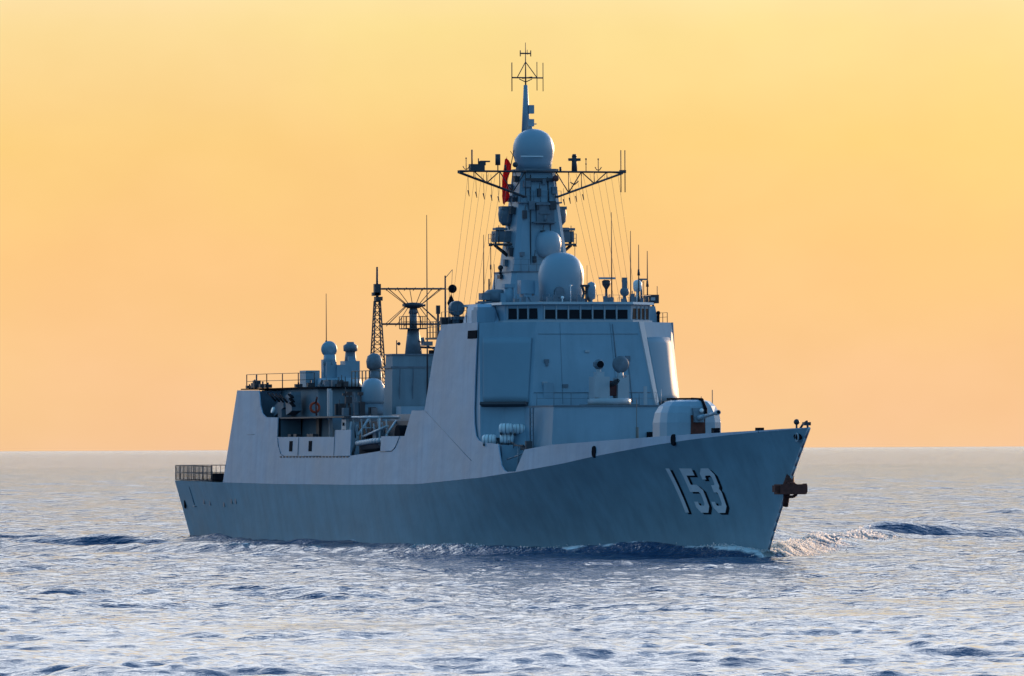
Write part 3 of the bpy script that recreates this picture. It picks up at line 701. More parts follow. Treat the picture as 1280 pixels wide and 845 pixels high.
# ------------------------------------------------------------------ gear on the bridge roof
zr = 19.98
def gear(name, fn, mt=m_mid, p=ship): m = MB(); fn(m); return m.build(name, mt, p)
dome = gear('main_radome', lambda m: m.lathe([(1.72, zr), (1.78, 21.2), (1.85, 21.9), (1.85, 22.4), (1.74, 22.95), (1.5, 23.45), (1.15, 23.8), (.7, 24.02), (.3, 24.1), (0, 24.12)], (20, .05, 0), 44), m_radome)
gear('radome_base', lambda m: m.lathe([(1.9, zr), (1.9, zr + .18), (1.78, zr + .2)], (20, .05, 0), 40), m_mid, dome)
gear('director_box', lambda m: (m.obox((20.4, -3.05, 21.3), (1.0, 1.15, 1.1)), m.obox((20.8, -2.4, 21.2), (.9, .25, 1.2)), m.line([(20.4, -3.5, 19.98), (20.4, -3.1, 20.9), (20.4, -2.6, 19.98)], .07), m.obox((20.3, -3.05, 20.6), (1.0, .7, .25))), m_house)
gear('signal_director', lambda m: (m.tube((20, -4.4, 19.98), (20, -4.4, 21.3), .42, .40, 12), m.obox((20, -4.4, 21.4), (.8, .9, .3)), m.obox((20, -4.9, 20.4), (.5, .4, .8))), m_house)
gear('optical_director', lambda m: (m.lathe([(.8, 20.1), (.95, 20.4), (.95, 20.9), (.7, 21.1), (0, 21.15)], (19, -5.15, 0), 20), m.obox((19.2, -6.2, 20.55), (.9, .7, .55)), m.obox((19, -5.5, 19.98), (1.4, 2.4, .2)), m.obox((19.3, -6.2, 20.1), (.6, 1.0, .15))), m_mid)
gear('roof_dish', lambda m: (m.ring((22, -.75, 20.85), .42, .06, 'x'), m.lathe([(.0, 0), (.3, .1), (.42, .25)], (21.9, -.75, 20.85), 16, 'x'), m.tube((22, -.75, 19.98), (22, -.75, 20.5), .06)), m_mid)
gear('roof_lamp', lambda m: (m.tube((23, -.8, 19.98), (23, -.8, 20.3), .05), m.ball((23, -.8, 20.4), .13, 10)), m_white)
gear('roof_lamp', lambda m: (m.tube((23, -.1, 19.98), (23, -.1, 21.3), .03), m.ball((23, -.1, 21.35), .09, 10)), m_white)
gear('tripod_stand', lambda m: (m.line([(23.0, .8, 19.98), (23, 1.05, 20.8), (23, .85, 21.4)], .11), m.line([(23, 1.55, 19.98), (23, 1.2, 20.8), (23, 1.4, 21.4)], .11), m.obox((23, 1.12, 21.35), (.3, .7, .18)), m.tube((23, .8, 21.3), (23, .8, 22.6), .03), m.tube((23, 1.3, 21.3), (23, 1.3, 23.0), .02)), m_dark)
gear('oval_radome', lambda m: (m.lathe([(.05, 20.2), (.33, 20.35), (.35, 21.3), (.28, 21.6), (0, 21.72)], (22, 1.98, 0), 18), m.tube((22, 1.98, 19.98), (22, 1.98, 20.3), .12)), m_radome)
gear('red_post', lambda m: m.tube((22, 1.55, 19.98), (22, 1.55, 21.3), .1, n=8), m_redd)
gear('navigation_radar', lambda m: (m.tube((22, 3.25, 19.98), (22, 3.25, 21.5), .09, .12), m.lathe([(.1, 21.1), (.33, 21.45), (.36, 21.75), (.2, 21.85)], (22, 3.25, 0), 14)), m_dark)
gear('radar_scanner', lambda m: m.obox((22.2, 3.25, 21.98), (.3, 1.35, .16), az=.05), m_trim)
gear('roof_ball', lambda m: (m.ball((24, 4.15, 20.85), .38, 18), m.obox((24, 4.15, 21.55), (.3, .36, .9)), m.tube((24, 4.15, 19.98), (24, 4.15, 20.5), .25, .12)), m_mid)
gear('oval_radome', lambda m: (m.lathe([(.0, 20.85), (.28, 20.95), (.36, 21.2), (.36, 21.6), (.25, 21.8), (0, 21.88)], (22, 5.9, 0), 18), m.tube((22, 5.9, 19.98), (22, 5.9, 20.9), .12)), m_white)
gear('bridge_aerial', lambda m: (m.tube((20, 6.9, 19.9), (20, 6.9, 21.9), .1), m.obox((20, 7.0, 21.95), (.3, .7, .13)), m.obox((20, 6.7, 20.2), (.5, .6, .5))), m_mid)
gear('port_searchlight', lambda m: (m.obox((20, 7.75, 20.35), (.6, 1.1, .7)), m.tube((20, 7.9, 20.0), (20, 7.9, 19.0), .1), m.tube((20, 8.25, 20.4), (20, 8.25, 21.4), .03), m.tube((20, 7.1, 20.4), (20, 7.1, 21.8), .035)), m_dark)
gear('searchlight_glass', lambda m: m.obox((20.35, 7.75, 20.35), (.1, .4, .25)), m_trim)
m = MB()
for x, y, w, h in ((24.5, -2.4, .4, .45), (24, -1.7, .3, .6), (24.6, 2.7, .5, .4), (25, 2.2, .3, .5), (25, 3.7, .3, .3), (24, 4.8, .3, .7), (22.5, -3.9, .3, .5), (24, -5, .4, .3), (25.3, .2, .3, .3), (23.5, 5.1, .3, .5), (25.5, -.2, .25, .6)):
    m.obox((x, y, zr + h / 2), (w, w, h)); m.tube((x, y, zr), (x, y, zr + h + .25), .04, n=5)
m.build('roof_fitting', m_mid, ship)
def whip(x, y, z0, z1, r0=.06, r1=.025, knob=None):
    m = MB().tube((x, y, z0), (x, y, z1), r0, r1, 6).tube((x, y, z0), (x, y, z0 + .5), .12, .1, 8)
    if knob: m.tube((x, y, knob), (x, y, knob + .5), .13, .08, 8)
    return m.build('whip_aerial', m_dark, ship)
whip(29.8 - 7, 3.45, 19.98, 27.3); whip(23, 5.0, 19.98, 25.8); whip(22.5, 5.85, 19.98, 24.7, .07, .03, 22.2); whip(22, 6.75, 19.98, 24.2, .07, .03, 21.3)
whip(14, -4.65, 19.9, 25.7); whip(14, -4.2, 20.0, 22.1, .09, .07); whip(14, -3.75, 20, 23.3); whip(14, -7.6, 18.4, 21.3, .03, .02)
# signal mast abaft the bridge, starboard
gear('signal_pole', lambda m: (m.tube((8, -6.12, 11.4), (8, -6.12, 22.5), .13, .07), m.obox((8, -6.2, 17.8), (.8, 1.0, .1)), m.tube((8, -6.75, 15), (8, -6.75, 19.6), .12, .1), m.obox((8, -6.75, 19.7), (.25, .3, .7))), m_dark)
gear('signal_platform', lambda m: (m.rail([(7, -7.4, 17.4), (13, -7.4, 17.4), (13, -4, 17.4)], h=1.3, step=.9, r=.05, bars=(1, .66, .33)), m.box(6.8, 13.2, -7.5, -4, 17.25, 17.4), m.box(12.3, 12.9, -7.9, -4, 18.4, 19.0), m.obox((8.2, -6.2, 18.3), (.7, .6, .8)), m.obox((8.4, -5.9, 16.4), (.8, .5, 1.8))), m_dark)
gear('searchlight', lambda m: (m.lathe([(.5, -.45), (.62, -.3), (.62, .35), (.55, .45)], (13.5, -6.85, 19.7), 18, 'x'), m.tube((13.5, -6.85, 18.4), (13.5, -6.85, 19.2), .35, .25), m.obox((13.5, -6.85, 18.9), (.9, 1.1, .25))), m_mid)
gear('side_lamp', lambda m: (m.obox((8.6, -7.9, 16.9), (.7, .8, .35)), m.tube((8.6, -8.2, 16.9), (8.6, -8.3, 17.4), .15)), m_mid)
b1 = MB().ball((8, -5.5, 21.42), .36).build('signal_ball', m_black); tag(b1, 'round black signal ball hoisted beside the dark pole behind the bridge', 'signal shape')
b2 = MB().lathe([(0, -.75), (.33, 0), (0, .75)], (8, -5.62, 20.25), 14).build('signal_diamond', m_black); tag(b2, 'black diamond signal shape hanging just below the round ball', 'signal shape')
MB().tube((8, -5.5, 23), (8, -5.75, 18), .02, n=4).tube((8, -5.5, 23), (8, -6.12, 22.3), .03, n=4).build('signal_halyard', m_wire, ship)

# flag
fl = MB(); rows = []
for j in range(34):
    v = j / 33; z = 32.0 - 3.7 * v; row = []
    for i in range(13):
        u = i / 12; w = (.10 + .82 * math.sin(min(1, v * 1.15 + .08) * 2.5) ** .8 * (1 if v < .85 else (1 - v) / .15 * .7 + .3)) if v > 0 else .1
        yy = -2.35 + (u - .5) * w * (.75 + .25 * math.sin(7 * v + 1)) + .12 * math.sin(9 * v) - .22 * v
        row.append((13.1 + .16 * math.sin(u * 11 + 5 * v) + .1 * math.sin(u * 5 - 9 * v), yy, z + .12 * math.sin(u * 6 + 3 * v)))
    rows.append(row)
fl.loft(rows, smooth=True, closed=False)
t = m_red.node_tree; q_ = t.nodes.new('ShaderNodeBsdfTranslucent'); q_.inputs[0].default_value = (.8, .02, .02, 1); x_ = t.nodes.new('ShaderNodeMixShader'); x_.inputs[0].default_value = .55
t.links.new(t.nodes['Principled BSDF'].outputs[0], x_.inputs[1]); t.links.new(q_.outputs[0], x_.inputs[2]); t.links.new(x_.outputs[0], t.nodes['Material Output'].inputs['Surface'])
flag = fl.build('flag', m_red); tag(flag, 'limp red flag hanging from a halyard beside the main mast', 'flag')

# ------------------------------------------------------------------ midships and aft
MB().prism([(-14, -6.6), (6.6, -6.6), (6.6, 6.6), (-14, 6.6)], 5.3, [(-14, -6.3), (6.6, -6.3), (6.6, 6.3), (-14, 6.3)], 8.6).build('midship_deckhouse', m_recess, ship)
MB().prism([(-12.5, -5.2), (4, -5.2), (4, 5.2), (-12.5, 5.2)], 8.6, [(-12, -4.9), (3.6, -4.9), (3.6, 4.9), (-12, 4.9)], 11.2).build('missile_tube_deck', m_mid, ship)
m = MB()
for x in (-8, -3.5):
    for k in (-1, 1): m.tube((x, -4.6, 9.7), (x + .4, -6.4, 9.3), .5, .5, 14)
m.build('launch_tube', m_dark, ship)
# funnel
fu = MB().prism([(-20.9, -3.2), (-17.8, -3.2), (-17.8, 3.2), (-20.9, 3.2)], 8.5, [(-20.4, -2.9), (-18.4, -2.9), (-18.4, 2.9), (-20.4, 2.9)], 16.3)
fun = fu.build('funnel', m_fun, ship)
MB().box(-20.6, -18.25, -3.08, 3.08, 15.2, 15.35).box(-20.55, -18.3, -3.0, 3.0, 16.3, 16.42).build('funnel_band', m_mid, fun)
m = MB()
for y in (-2.2, -1.1, .1, 1.3): m.obox((-18.1, y * 1.08, 13.2), (.12, .07, 4.0), el=-.1)
m.build('funnel_rib', m_mid, fun)
MB().obox((-17.0, -1.2, 11.0), (1.6, 3.2, 1.8)).box(-17.5, -14, -3.6, 3.6, 8.6, 10.6, .4, .3).build('funnel_foot', m_house, fun)
m = MB()
m.box(-20.3, -19.2, 0.9, 2.4, 16.42, 16.75)
m.build('exhaust', m_black, fun)
# aft mast with long-range array
am = MB().tube((-20, -.55, 16.4), (-20, -.55, 18.6), .75, .5, 14).tube((-20, -.55, 19.9), (-20, -.55, 20.4), .42, .3, 12).tube((-20, -.55, 18.6), (-20, -.55, 20), .35)
aft = am.build('aft_mast', m_mid, ship)
gear('mast_cage', lambda m: (m.box(-21, -19, -1.5, .4, 18.55, 18.65), m.rail([(-19, -1.5, 18.6), (-19, .4, 18.6), (-21, .4, 18.6), (-21, -1.5, 18.6), (-19, -1.5, 18.6)], h=1.05, step=.65, r=.035)), m_dark, aft)
gear('array_hub', lambda m: (m.lathe([(.45, 20.35), (.95, 20.55), (.95, 20.75), (.3, 20.85)], (-20, -.55, 0), 18), m.obox((-19.8, -.55, 20.6), (.6, 1.9, .2))), m_dark, aft)
ar = MB(); ax = -19.2
ar.line([(ax, -3.65, 22.0), (ax, 2.0, 22.02)], .085, 6); ar.line([(ax, -3.65, 18.98), (ax, 1.8, 18.98)], .085, 6)
hubc = Vector((-19.6, -.6, 20.6))
for zt, off in ((22.0, .1), (18.98, -.1)):
    for y in (-3.3, -2.2, -1.1, 0.0, .9, 1.8):
        ar.tube((ax, y, zt), hubc + Vector((0, (y + .6) * .3, off)), .035, n=4)
    for y in (-3.2, -1.8, -.4, 1.0):
        ar.tube((ax, y, zt), (ax, y + 1.4, zt), .045, n=4)
for y in (-3.2, -2.4, -1.6, -.8, 0, .8, 1.5):
    ar.tube((ax, y, 21.85), (ax + .7, y, 22.1), .03, n=4); ar.tube((ax, y, 18.8), (ax + .7, y, 19.05), .03, n=4)
ar.line([(ax, -3.0, 22), (-19.6, -1.3, 20.7)], .04); ar.line([(ax, 1.6, 22), (-19.6, .1, 20.7)], .04); ar.line([(ax, -3.0, 19), (-19.6, -1.3, 20.5)], .04); ar.line([(ax, 1.6, 19), (-19.6, .1, 20.5)], .04)
ar.build('search_array', m_dark, aft)
gear('mast_stay', lambda m: (m.line([(-19.6, -.3, 17.6), (-17.5, 1.3, 16.4)], .06), m.line([(-19.6, 0, 17.0), (-18.6, 2.2, 16.9), (-18.6, 2.6, 16.4)], .1), m.obox((-18.8, 2.1, 16.7), (.8, 1.5, .5)), m.tube((-19.5, -2.2, 16.4), (-19.5, -2.2, 17.6), .05), m.ball((-19.5, -2.0, 17.3), .15, 8)), m_dark, aft)
whip(-5, -3.8, 11.2, 27.9, .09, .03)
whip(-48, -.36, 17.5, 22.2, .05, .03)
# lattice mast
lt = MB(); LX, LY = -36, .9
for sx in (-1, 1):
    for sy in (-1, 1):
        lt.tube((LX + sx * .62, LY + sy * .62, 13.6), (LX + sx * .22, LY + sy * .22, 21.3), .065, n=5)
nlev = 12
for i in range(nlev):
    z0_, z1_ = 13.6 + 7.7 * i / nlev, 13.6 + 7.7 * (i + 1) / nlev
    a = .62 - .4 * i / nlev; b = .62 - .4 * (i + 1) / nlev
    cs = [(-1, -1), (1, -1), (1, 1), (-1, 1)]
    for k in range(4):
        p, q = cs[k], cs[(k + 1) % 4]
        lt.tube((LX + p[0] * a, LY + p[1] * a, z0_), (LX + q[0] * b, LY + q[1] * b, z1_), .04, n=4)
        lt.tube((LX + p[0] * b, LY + p[1] * b, z1_), (LX + q[0] * b, LY + q[1] * b, z1_), .035, n=4)
lt.tube((LX, LY, 21.2), (LX, LY, 24.3), .14, .09); lt.obox((LX, LY, 22.3), (.5, .55, 1.0)); lt.obox((LX, LY + .1, 21.5), (.7, .6, .35)); lt.obox((LX, LY - .15, 21.9), (.5, .6, .3))
lt.build('lattice_mast', m_dark, ship)
# aft deckhouse and hangar
hg = MB().prism([(-52.2, -6.6), (-14.5, -6.6), (-14.5, 6.6), (-52.2, 6.6)], 5.3, [(-49.0, -6.3), (-27, -6.3), (-27, 6.3), (-49.0, 6.3)], 11.0)
hg.prism([(-49.0, -6.3), (-29.5, -6.3), (-29.5, 6.3), (-49.0, 6.3)], 11.0, [(-48.6, -6.2), (-30.2, -6.2), (-30.2, 6.2), (-48.6, 6.2)], 13.55)
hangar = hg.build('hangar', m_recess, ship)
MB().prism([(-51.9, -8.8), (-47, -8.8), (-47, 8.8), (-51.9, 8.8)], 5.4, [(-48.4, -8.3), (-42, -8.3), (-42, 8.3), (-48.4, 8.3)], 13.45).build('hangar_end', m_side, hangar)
MB().box(-48.6, -29.8, -6.45, 6.45, 13.56, 13.72).box(-48.4, -41.4, -8.2, 8.2, 13.6, 13.7).build('roof_edge', m_black, hangar)
MB().box(-41.5, -14.2, -8.45, -6.3, 10.95, 11.08).box(-41.5, -14.2, 6.3, 8.45, 10.95, 11.08).build('side_gallery', m_dark, ship)
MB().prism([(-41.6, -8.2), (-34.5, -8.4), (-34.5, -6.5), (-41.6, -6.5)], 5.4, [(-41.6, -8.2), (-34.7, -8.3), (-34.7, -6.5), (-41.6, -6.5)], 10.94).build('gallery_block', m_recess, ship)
MB().obox((-29, -6.48, 10.0), (.9, .25, 1.9)).build('weather_door', m_dark, hangar)
MB().obox((-24.3, -6.75, 10.9), (.15, .3, 4.9)).obox((-24.9, -6.7, 12.2), (.3, .3, 2.6)).build('vent_pipe', m_trim, ship)
m = MB()
for x in (-32.6, -30.8, -26.5, -25.5): m.obox((x, -7.9, 9.35), (.9, .5, .5))
m.build('deck_locker', m_dark, ship)
MB().rail([(-48.2, -7.7, 13.6), (-41.5, -7.7, 13.6), (-31, -6.3, 13.6)], h=1.35, step=3.2, r=.05, bars=(1, .55)).build('hangar_railing', m_dark, ship)
m = MB()
for x, y, h in ((-47.6, -7.6, .5), (-46.2, -7.5, .9), (-45.6, -7.5, 1.3), (-43.9, -7.4, .7), (-42.2, -7.4, .6), (-36.5, -6.2, .55), (-33.3, -6.0, .7)):
    m.obox((x, y, 13.7 + h * .3), (.55, .6, h * .5)); m.tube((x, y, 13.6), (x, y, 13.6 + h), .08)
m.build('hangar_roof_gear', m_dark, ship)
# decoy launchers in the gallery
m = MB()
for k in range(4):
    m.tube((-40.4 + k * 1.3, -7.9, 13.25 - .06 * k), (-37.6 + k * 1.3, -8.0, 12.55 - .06 * k), .085, .085, 8)
m.build('decoy_tube', m_black, ship)
m = MB().obox((-38.4, -7.1, 12.0), (3.2, .8, .9), el=.25).obox((-37.5, -7.2, 11.4), (1.2, .9, .8)); m.build('decoy_mount', m_mid, ship)
m = MB()
for k in range(3): m.obox((-33.6 + .25 * k, -7.7, 12.95 - .38 * k), (1.0, .3, .12), el=-.3)
m.build('decoy_tube', m_black, ship)
MB().obox((-34.6, -7.2, 12.3), (1.9, .9, 1.7), el=.2).build('decoy_mount', m_mid, ship)
MB().tube((-37.7, -8.1, 11.7), (-37.7, -8.3, 11.75), .3, .26, 12).build('launcher_lamp', m_white, ship)
ciws('aft_gun_mount', -44.7, 13.72, -1, 1.08)
MB().tube((-44.7, -.1, 13.72), (-44.7, -.1, 14.6), 2.0, 1.9, 24).obox((-47, -2.2, 14.5), (2.0, 1.3, 1.6)).build('gun_mount_base', m_house, ship)
# satellite domes
gear('satellite_dome', lambda m: m.lathe([(.85, 12.2), (.98, 12.5), (1.03, 13.3), (.98, 13.8), (.75, 14.2), (.4, 14.4), (0, 14.45)], (-29.6, -1.4, 0), 30), m_radome)
gear('dome_stand', lambda m: (m.lathe([(2.0, 11.2), (1.7, 11.7), (.95, 12.2)], (-29.4, -1.4, 0), 24), m.box(-33, -26, -4.8, 1.5, 9, 11.2, .3, .3)), m_mid)
gear('director_dome', lambda m: (m.lathe([(.3, 15.1), (.65, 15.4), (.72, 15.95), (.6, 16.4), (.3, 16.62), (0, 16.67)], (-33, -.28, 0), 22), m.tube((-33, -.28, 13.6), (-33, -.1, 15.3), .75, .45, 14)), m_mid)
gear('aft_rail', lambda m: m.rail([(-34.5, -1.9, 13.7), (-30, -1.6, 13.7), (-30, 1.3, 13.7)], h=1.4, step=1.0, r=.06), m_wire)
gear('vent_stack', lambda m: (m.line([(-32, -5.6, 11), (-32, -5.0, 12.4), (-31.6, -4.4, 14.2)], .14), m.line([(-32, -6.1, 11), (-31.8, -5.7, 13.4), (-32, -5.3, 14.3)], .1), m.box(-33, -31, -5.2, -3.4, 11, 14.3, .2, .2), m.obox((-31, -4.4, 12.7), (.6, 1.3, 1.2))), m_dark)
# boat bay
m = MB()
m.line([(-17.2, -8.0, 7.6), (-16.8, -7.8, 11.0), (-6.0, -7.7, 10.9), (-5.0, -8.0, 8.6)], .09, 6); m.line([(-16.8, -6.0, 11.0), (-6, -6.0, 10.9)], .12, 6)
for x in (-16.8, -11.5, -6): m.line([(x, -7.8, 10.95), (x, -6.0, 10.95)], .1, 6)
m.line([(-12.5, -8.2, 7.8), (-11.9, -7.9, 9.4), (-12.8, -6.7, 10.8)], .12, 6); m.line([(-3.0, -8.2, 8.1), (-3.2, -7.9, 9.5), (-4.5, -6.7, 10.6)], .11, 6); m.line([(-14.5, -8.1, 7.6), (-13.9, -7.9, 10.6)], .09, 6)
m.line([(-10.4, -7.9, 9.3), (-2.6, -8.0, 10.2)], .1, 6)
for k in range(9): m.line([(-15 + k * 1.25, -7.2, 9.2 + .5 * math.sin(k * 2.1)), (-14.4 + k * 1.25, -7.6, 10.6 + .3 * math.cos(k * 3.3))], .07, 5)
m.build('boat_davit', m_trim, ship)
MB().obox((-15.6, -7.95, 9.1), (1.3, .25, 3.4)).build('davit_column', m_trim, ship)
m = MB()
for k in range(5): m.obox((-15.6, -8.1, 8.0 + k * .6), (.4, .08, .28))
m.build('column_hole', m_black, ship)
MB().box(-15.5, 2.0, -6.75, -6.62, 5.5, 10.6).build('bay_shade_sheet', m_dark, ship)  # dark sheet standing for the shade inside the bay opening
MB().lathe([(.85, -.6), (.85, .6)], (-1.5, -6.9, 9.4), 18, 'y').build('winch_drum', m_black, ship)
rib = thing('rigid_boat', 'small dark rigid boat with a pale gunwale hung in the midships bay', 'boat', (-7.0, -7.3, 8.55))
hb = MB(); rr = []
for i in range(13):
    t = i / 12; x = -3.4 + 6.8 * t; w = 1.0 * (1 - max(0, (t - .6) / .4) ** 2 * .92); k = -.7 + .45 * max(0, (t - .6) / .4) ** 1.5
    rr.append([(x, -w, .1 + .25 * t), (x, -w * .75, -.35 + .2 * t), (x, 0, k), (x, w * .75, -.35 + .2 * t), (x, w, .1 + .25 * t), (x, w * .8, .02 + .25 * t), (x, 0, -.1 + .25 * t), (x, -w * .8, .02 + .25 * t)])
hb.loft(rr); hb.build('boat_hull', m_dark, rib)
cl = MB(); pts = [(-3.4 + 6.8 * t, -1.05 * (1 - max(0, (t - .6) / .4) ** 2 * .92), .2 + .28 * t) for t in [i / 14 for i in range(15)]]
cl.line(pts, .23, 8); cl.line([(x, -y, z) for x, y, z in pts], .23, 8); cl.build('tube_collar', m_trim, rib)
MB().obox((-.6, 0, .55), (1.0, .8, 1.0)).obox((-.2, 0, 1.2), (.1, .8, .5)).build('console', m_mid, rib)
MB().obox((-3.2, 0, .5), (.6, .6, .9)).build('outboard_engine', m_black, rib)
MB().line([(-3.0, -.8, .4), (-3.0, -.8, 1.5), (-3.0, .8, 1.5), (-3.0, .8, .4)], .05).build('frame', m_trim, rib)
lb = MB().ring((-29.3, -6.75, 11.9), .40, .12, 'x').build('lifebuoy', m_orange); tag(lb, 'dull red lifebuoy ring hung on the aft deckhouse wall', 'lifebuoy')
MB().line([(-28.8, -6.7, 12.8), (-29.2, -6.7, 12.3), (-29.0, -6.7, 11.2)], .09).build('fire_hose', m_redd, ship)

rg = random.Random(12)
for k in range(34):
    x = rg.uniform(-33, -22.5); y = rg.uniform(-5.8, -3.2); z = rg.choice([11.2, 11.2, 11.2, 12.2, 12.9]) if x > -29.8 else 13.7
    h = rg.uniform(.3, 1.2) if z < 12 else rg.uniform(.2, .6)
    m = MB().obox((x, y, z + h / 2), (rg.uniform(.2, .7), rg.uniform(.2, .6), h))
    if k % 3 == 0: m.tube((x, y, z), (x, y, z + h + rg.uniform(.3, .9)), .04, n=5)
    if z > 11.5 and z < 13.5: m.tube((x, y, 11.2), (x, y, z + .1), .06, n=5)
    m.build('deck_fitting', m_dark if k % 2 else m_mid, ship)
for k in range(16):
    x = rg.uniform(-13, 3); y = rg.uniform(-6.2, -4.8); h = rg.uniform(.3, .9)
    MB().obox((x, y, 8.6 + h / 2), (rg.uniform(.3, .9), rg.uniform(.3, .8), h)).tube((x, y, 8.6), (x, y, 8.6 + h + .5), .05, n=5).build('deck_fitting', m_dark if k % 2 else m_mid, ship)
# flight deck safety nets raised as fences
def net(a, b, h=1.35):
    m = MB(); a = Vector(a); b = Vector(b); n = int((b - a).length / .42)
    for i in range(n + 1):
        p = a.lerp(b, i / n); m.tube(p, p + Vector((0, 0, h)), .05 if i % 4 == 0 else .032, n=4)
    for f in (.02, .5, 1.0): m.tube(a + Vector((0, 0, h * f)), b + Vector((0, 0, h * f)), .05, n=4)
    return m
net((-72.2, -7.95, 5.5), (-56.5, -8.7, 5.4)).build('deck_net', m_dark, ship)
net((-72.2, 7.95, 5.5), (-53, 8.7, 5.4)).build('deck_net', m_dark, ship)
net((-72.3, -7.95, 5.5), (-72.3, 7.95, 5.5)).build('deck_net', m_dark, ship)
gear('capstan', lambda m: (m.obox((-57.5, -7.9, 5.8), (1.3, .8, .7)), m.tube((-58.5, -7.9, 5.5), (-58.5, -7.9, 6.1), .3)), m_black)
MB().box(-71.8, -54, -7.7, 7.7, 5.46, 5.50).build('flight_deck', m_deck, ship)
MB().obox((-52.1, 0, 8.6), (.2, 9, 5.4)).build('hangar_door', m_mid, hangar)
# small hull fittings aft
m = MB(); m.line([(-66.5, -hull_y(-66.5, 4.9) - .02, 4.9), (-66.2, -hull_y(-66.2, 3.2) - .02, 3.2)], .05); m.line([(-67.2, -hull_y(-67.2, 3.1) - .02, 3.1), (-65.6, -hull_y(-65.6, 3.1) - .02, 3.1)], .05)
for x, z in ((-61.5, 3.6), (-59, 3.5), (-53.5, 3.4), (-50.5, 3.7), (-49, 3.7)): m.obox((x, -hull_y(x, z) - .01, z), (.45, .06, .5))
m.build('hull_overboard', m_mid, ship)

# ------------------------------------------------------------------ sea
rng = np.random.default_rng(11)
comps = []
main = math.atan2(-DV.y, -DV.x) + .35         # seas run roughly towards the viewer
for lo, hi, n, slope, spr in ((24, 60, 10, .018, .5), (9, 24, 16, .040, .6), (3.5, 9, 30, .062, .8), (1.6, 3.5, 44, .088, .9), (.7, 1.6, 60, .11, 1.0)):
    for i in range(n):
        lam = math.exp(rng.uniform(math.log(lo), math.log(hi))); k = 2 * math.pi / lam
        th = main + rng.normal() * spr
        comps.append((k * math.cos(th), k * math.sin(th), rng.uniform(0, 2 * math.pi), slope * math.sqrt(2.0 / n) / k, lam))
def smooth_noise(x, y, lam, seed):
    r = np.random.default_rng(seed); o = np.zeros_like(x)
    for i in range(9):
        th = r.uniform(0, 6.28); k = 2 * math.pi / (lam * r.uniform(.6, 1.6)); o += np.sin(k * (x * math.cos(th) + y * math.sin(th)) + r.uniform(0, 6.28))
    return o / 3.0
def wake(x, y):
    """bow wave: a crest leaving the stem on either side at about 24 degrees"""
    u = 70.5 - x; a = np.abs(y); h = np.zeros_like(x); foam = np.zeros_like(x)
    ridge = .44 * u + .6
    w = np.where(y > 0, 1.45, 1.15) + .013 * np.maximum(u, 0); s = (a - ridge) / w
    wob = smooth_noise(x, y, 26, 5)
    amp = np.where(u > -1, .85 * np.exp(-np.maximum(u, 0) / 300) * (1 - np.exp(-np.maximum(u + 1, 0) / 2.0)), 0) * (1 + .25 * wob)
    amp = amp + np.where(y > 0, 1.0 * np.exp(-((u - 150) / 42) ** 2), .15 * np.exp(-((u - 100) / 45) ** 2)) * 1.0
    amp = amp * np.where(u > 25, .75 + .35 * smooth_noise(x, y, 34, 21), 1)
    h += amp * np.exp(-s * s); h -= .45 * amp * np.exp(-((s + 2.1) ** 2) / 1.6)
    h += .28 * amp * np.exp(-((s + 4.3) ** 2) / 1.2)
    fine = smooth_noise(x, y, 5, 6)
    # swells passing abeam of the ship
    dx_, dy_ = x - CAM.x, y - CAM.y; dd_ = dx_ * DV.x + dy_ * DV.y; ll = dx_ * RV.x + dy_ * RV.y
    for d0, l0, sl_, wl, wd, a_ in ((676, 33, .35, 8, 2.0, .45), (694, 41, .30, 12, 2.4, .85), (735, 48, .1, 8, 2.5, .5), (655, -42, -.12, 20, 2.2, .85), (676, -47, -.15, 16, 2.4, .8), (642, -24, .1, 9, 2.0, .4)):
        q_ = dd_ - d0 - sl_ * (ll - l0)
        h += a_ * np.exp(-((ll - l0) / wl) ** 2) * (np.exp(-(q_ / wd) ** 2) - .35 * np.exp(-((q_ + 2.4 * wd) / (1.4 * wd)) ** 2)) * (1 + .3 * smooth_noise(x, y, 9, 41))
    port = (y > 0)
    foam += np.where((u > -1.5) & (u < 95), np.exp(-(s * s) * 1.6) * np.where(port, np.exp(-np.maximum(u, 0) / 55), np.exp(-np.maximum(u, 0) / 26) * .8) * (1 + .5 * fine), 0)
    # broken water along the hull
    hb_ = np.interp(x, [-73, -50, 0, 25, 50, 65, 70.5], [6.4, 8.0, 8.05, 7.2, 4.0, 1.3, 0])
    dd = a - hb_
    along = (x > -80) & (x < 71)
    h += np.where(along, .28 * np.exp(-np.maximum(dd, 0) / 1.4) * (1 + .5 * smooth_noise(x, y, 14, 8)), 0)
    h += np.where(along, .42 * np.clip((62 - x) / 14, 0, 1) * np.exp(-((dd - 3.6) / 1.1) ** 2) * np.clip(1 + .22 * smooth_noise(x, y, 45, 31), .3, 1.5), 0)
    foam += np.where(along & (dd > -1), .55 * np.exp(-np.maximum(dd, 0) / 1.1) * np.clip(smooth_noise(x, y, 11, 9), 0, 1.4), 0)
    # stern wake
    us = -73 - x; foam += np.where(us > 0, .5 * np.exp(-(y / (6 + .1 * np.maximum(us, 0))) ** 2) * np.exp(-np.maximum(us, 0) / 120), 0)
    return h, foam
def sea_height(x, y, dr=None):
    h = np.zeros_like(x)
    grp = np.clip(.98 + .26 * smooth_noise(x, y, 110, 3) + .26 * smooth_noise(x, y, 26, 13), .35, 1.7)
    for kx, ky, ph, am_, lam in comps:
        a = am_
        if dr is not None: a = am_ * np.clip((lam / np.maximum(dr, .01) - 1.8) / 1.2, 0, 1)
        p = kx * x + ky * y + ph
        h += a * (np.sin(p) + .22 * np.cos(2 * p)) * (grp if lam < 24 else 1)
    return h
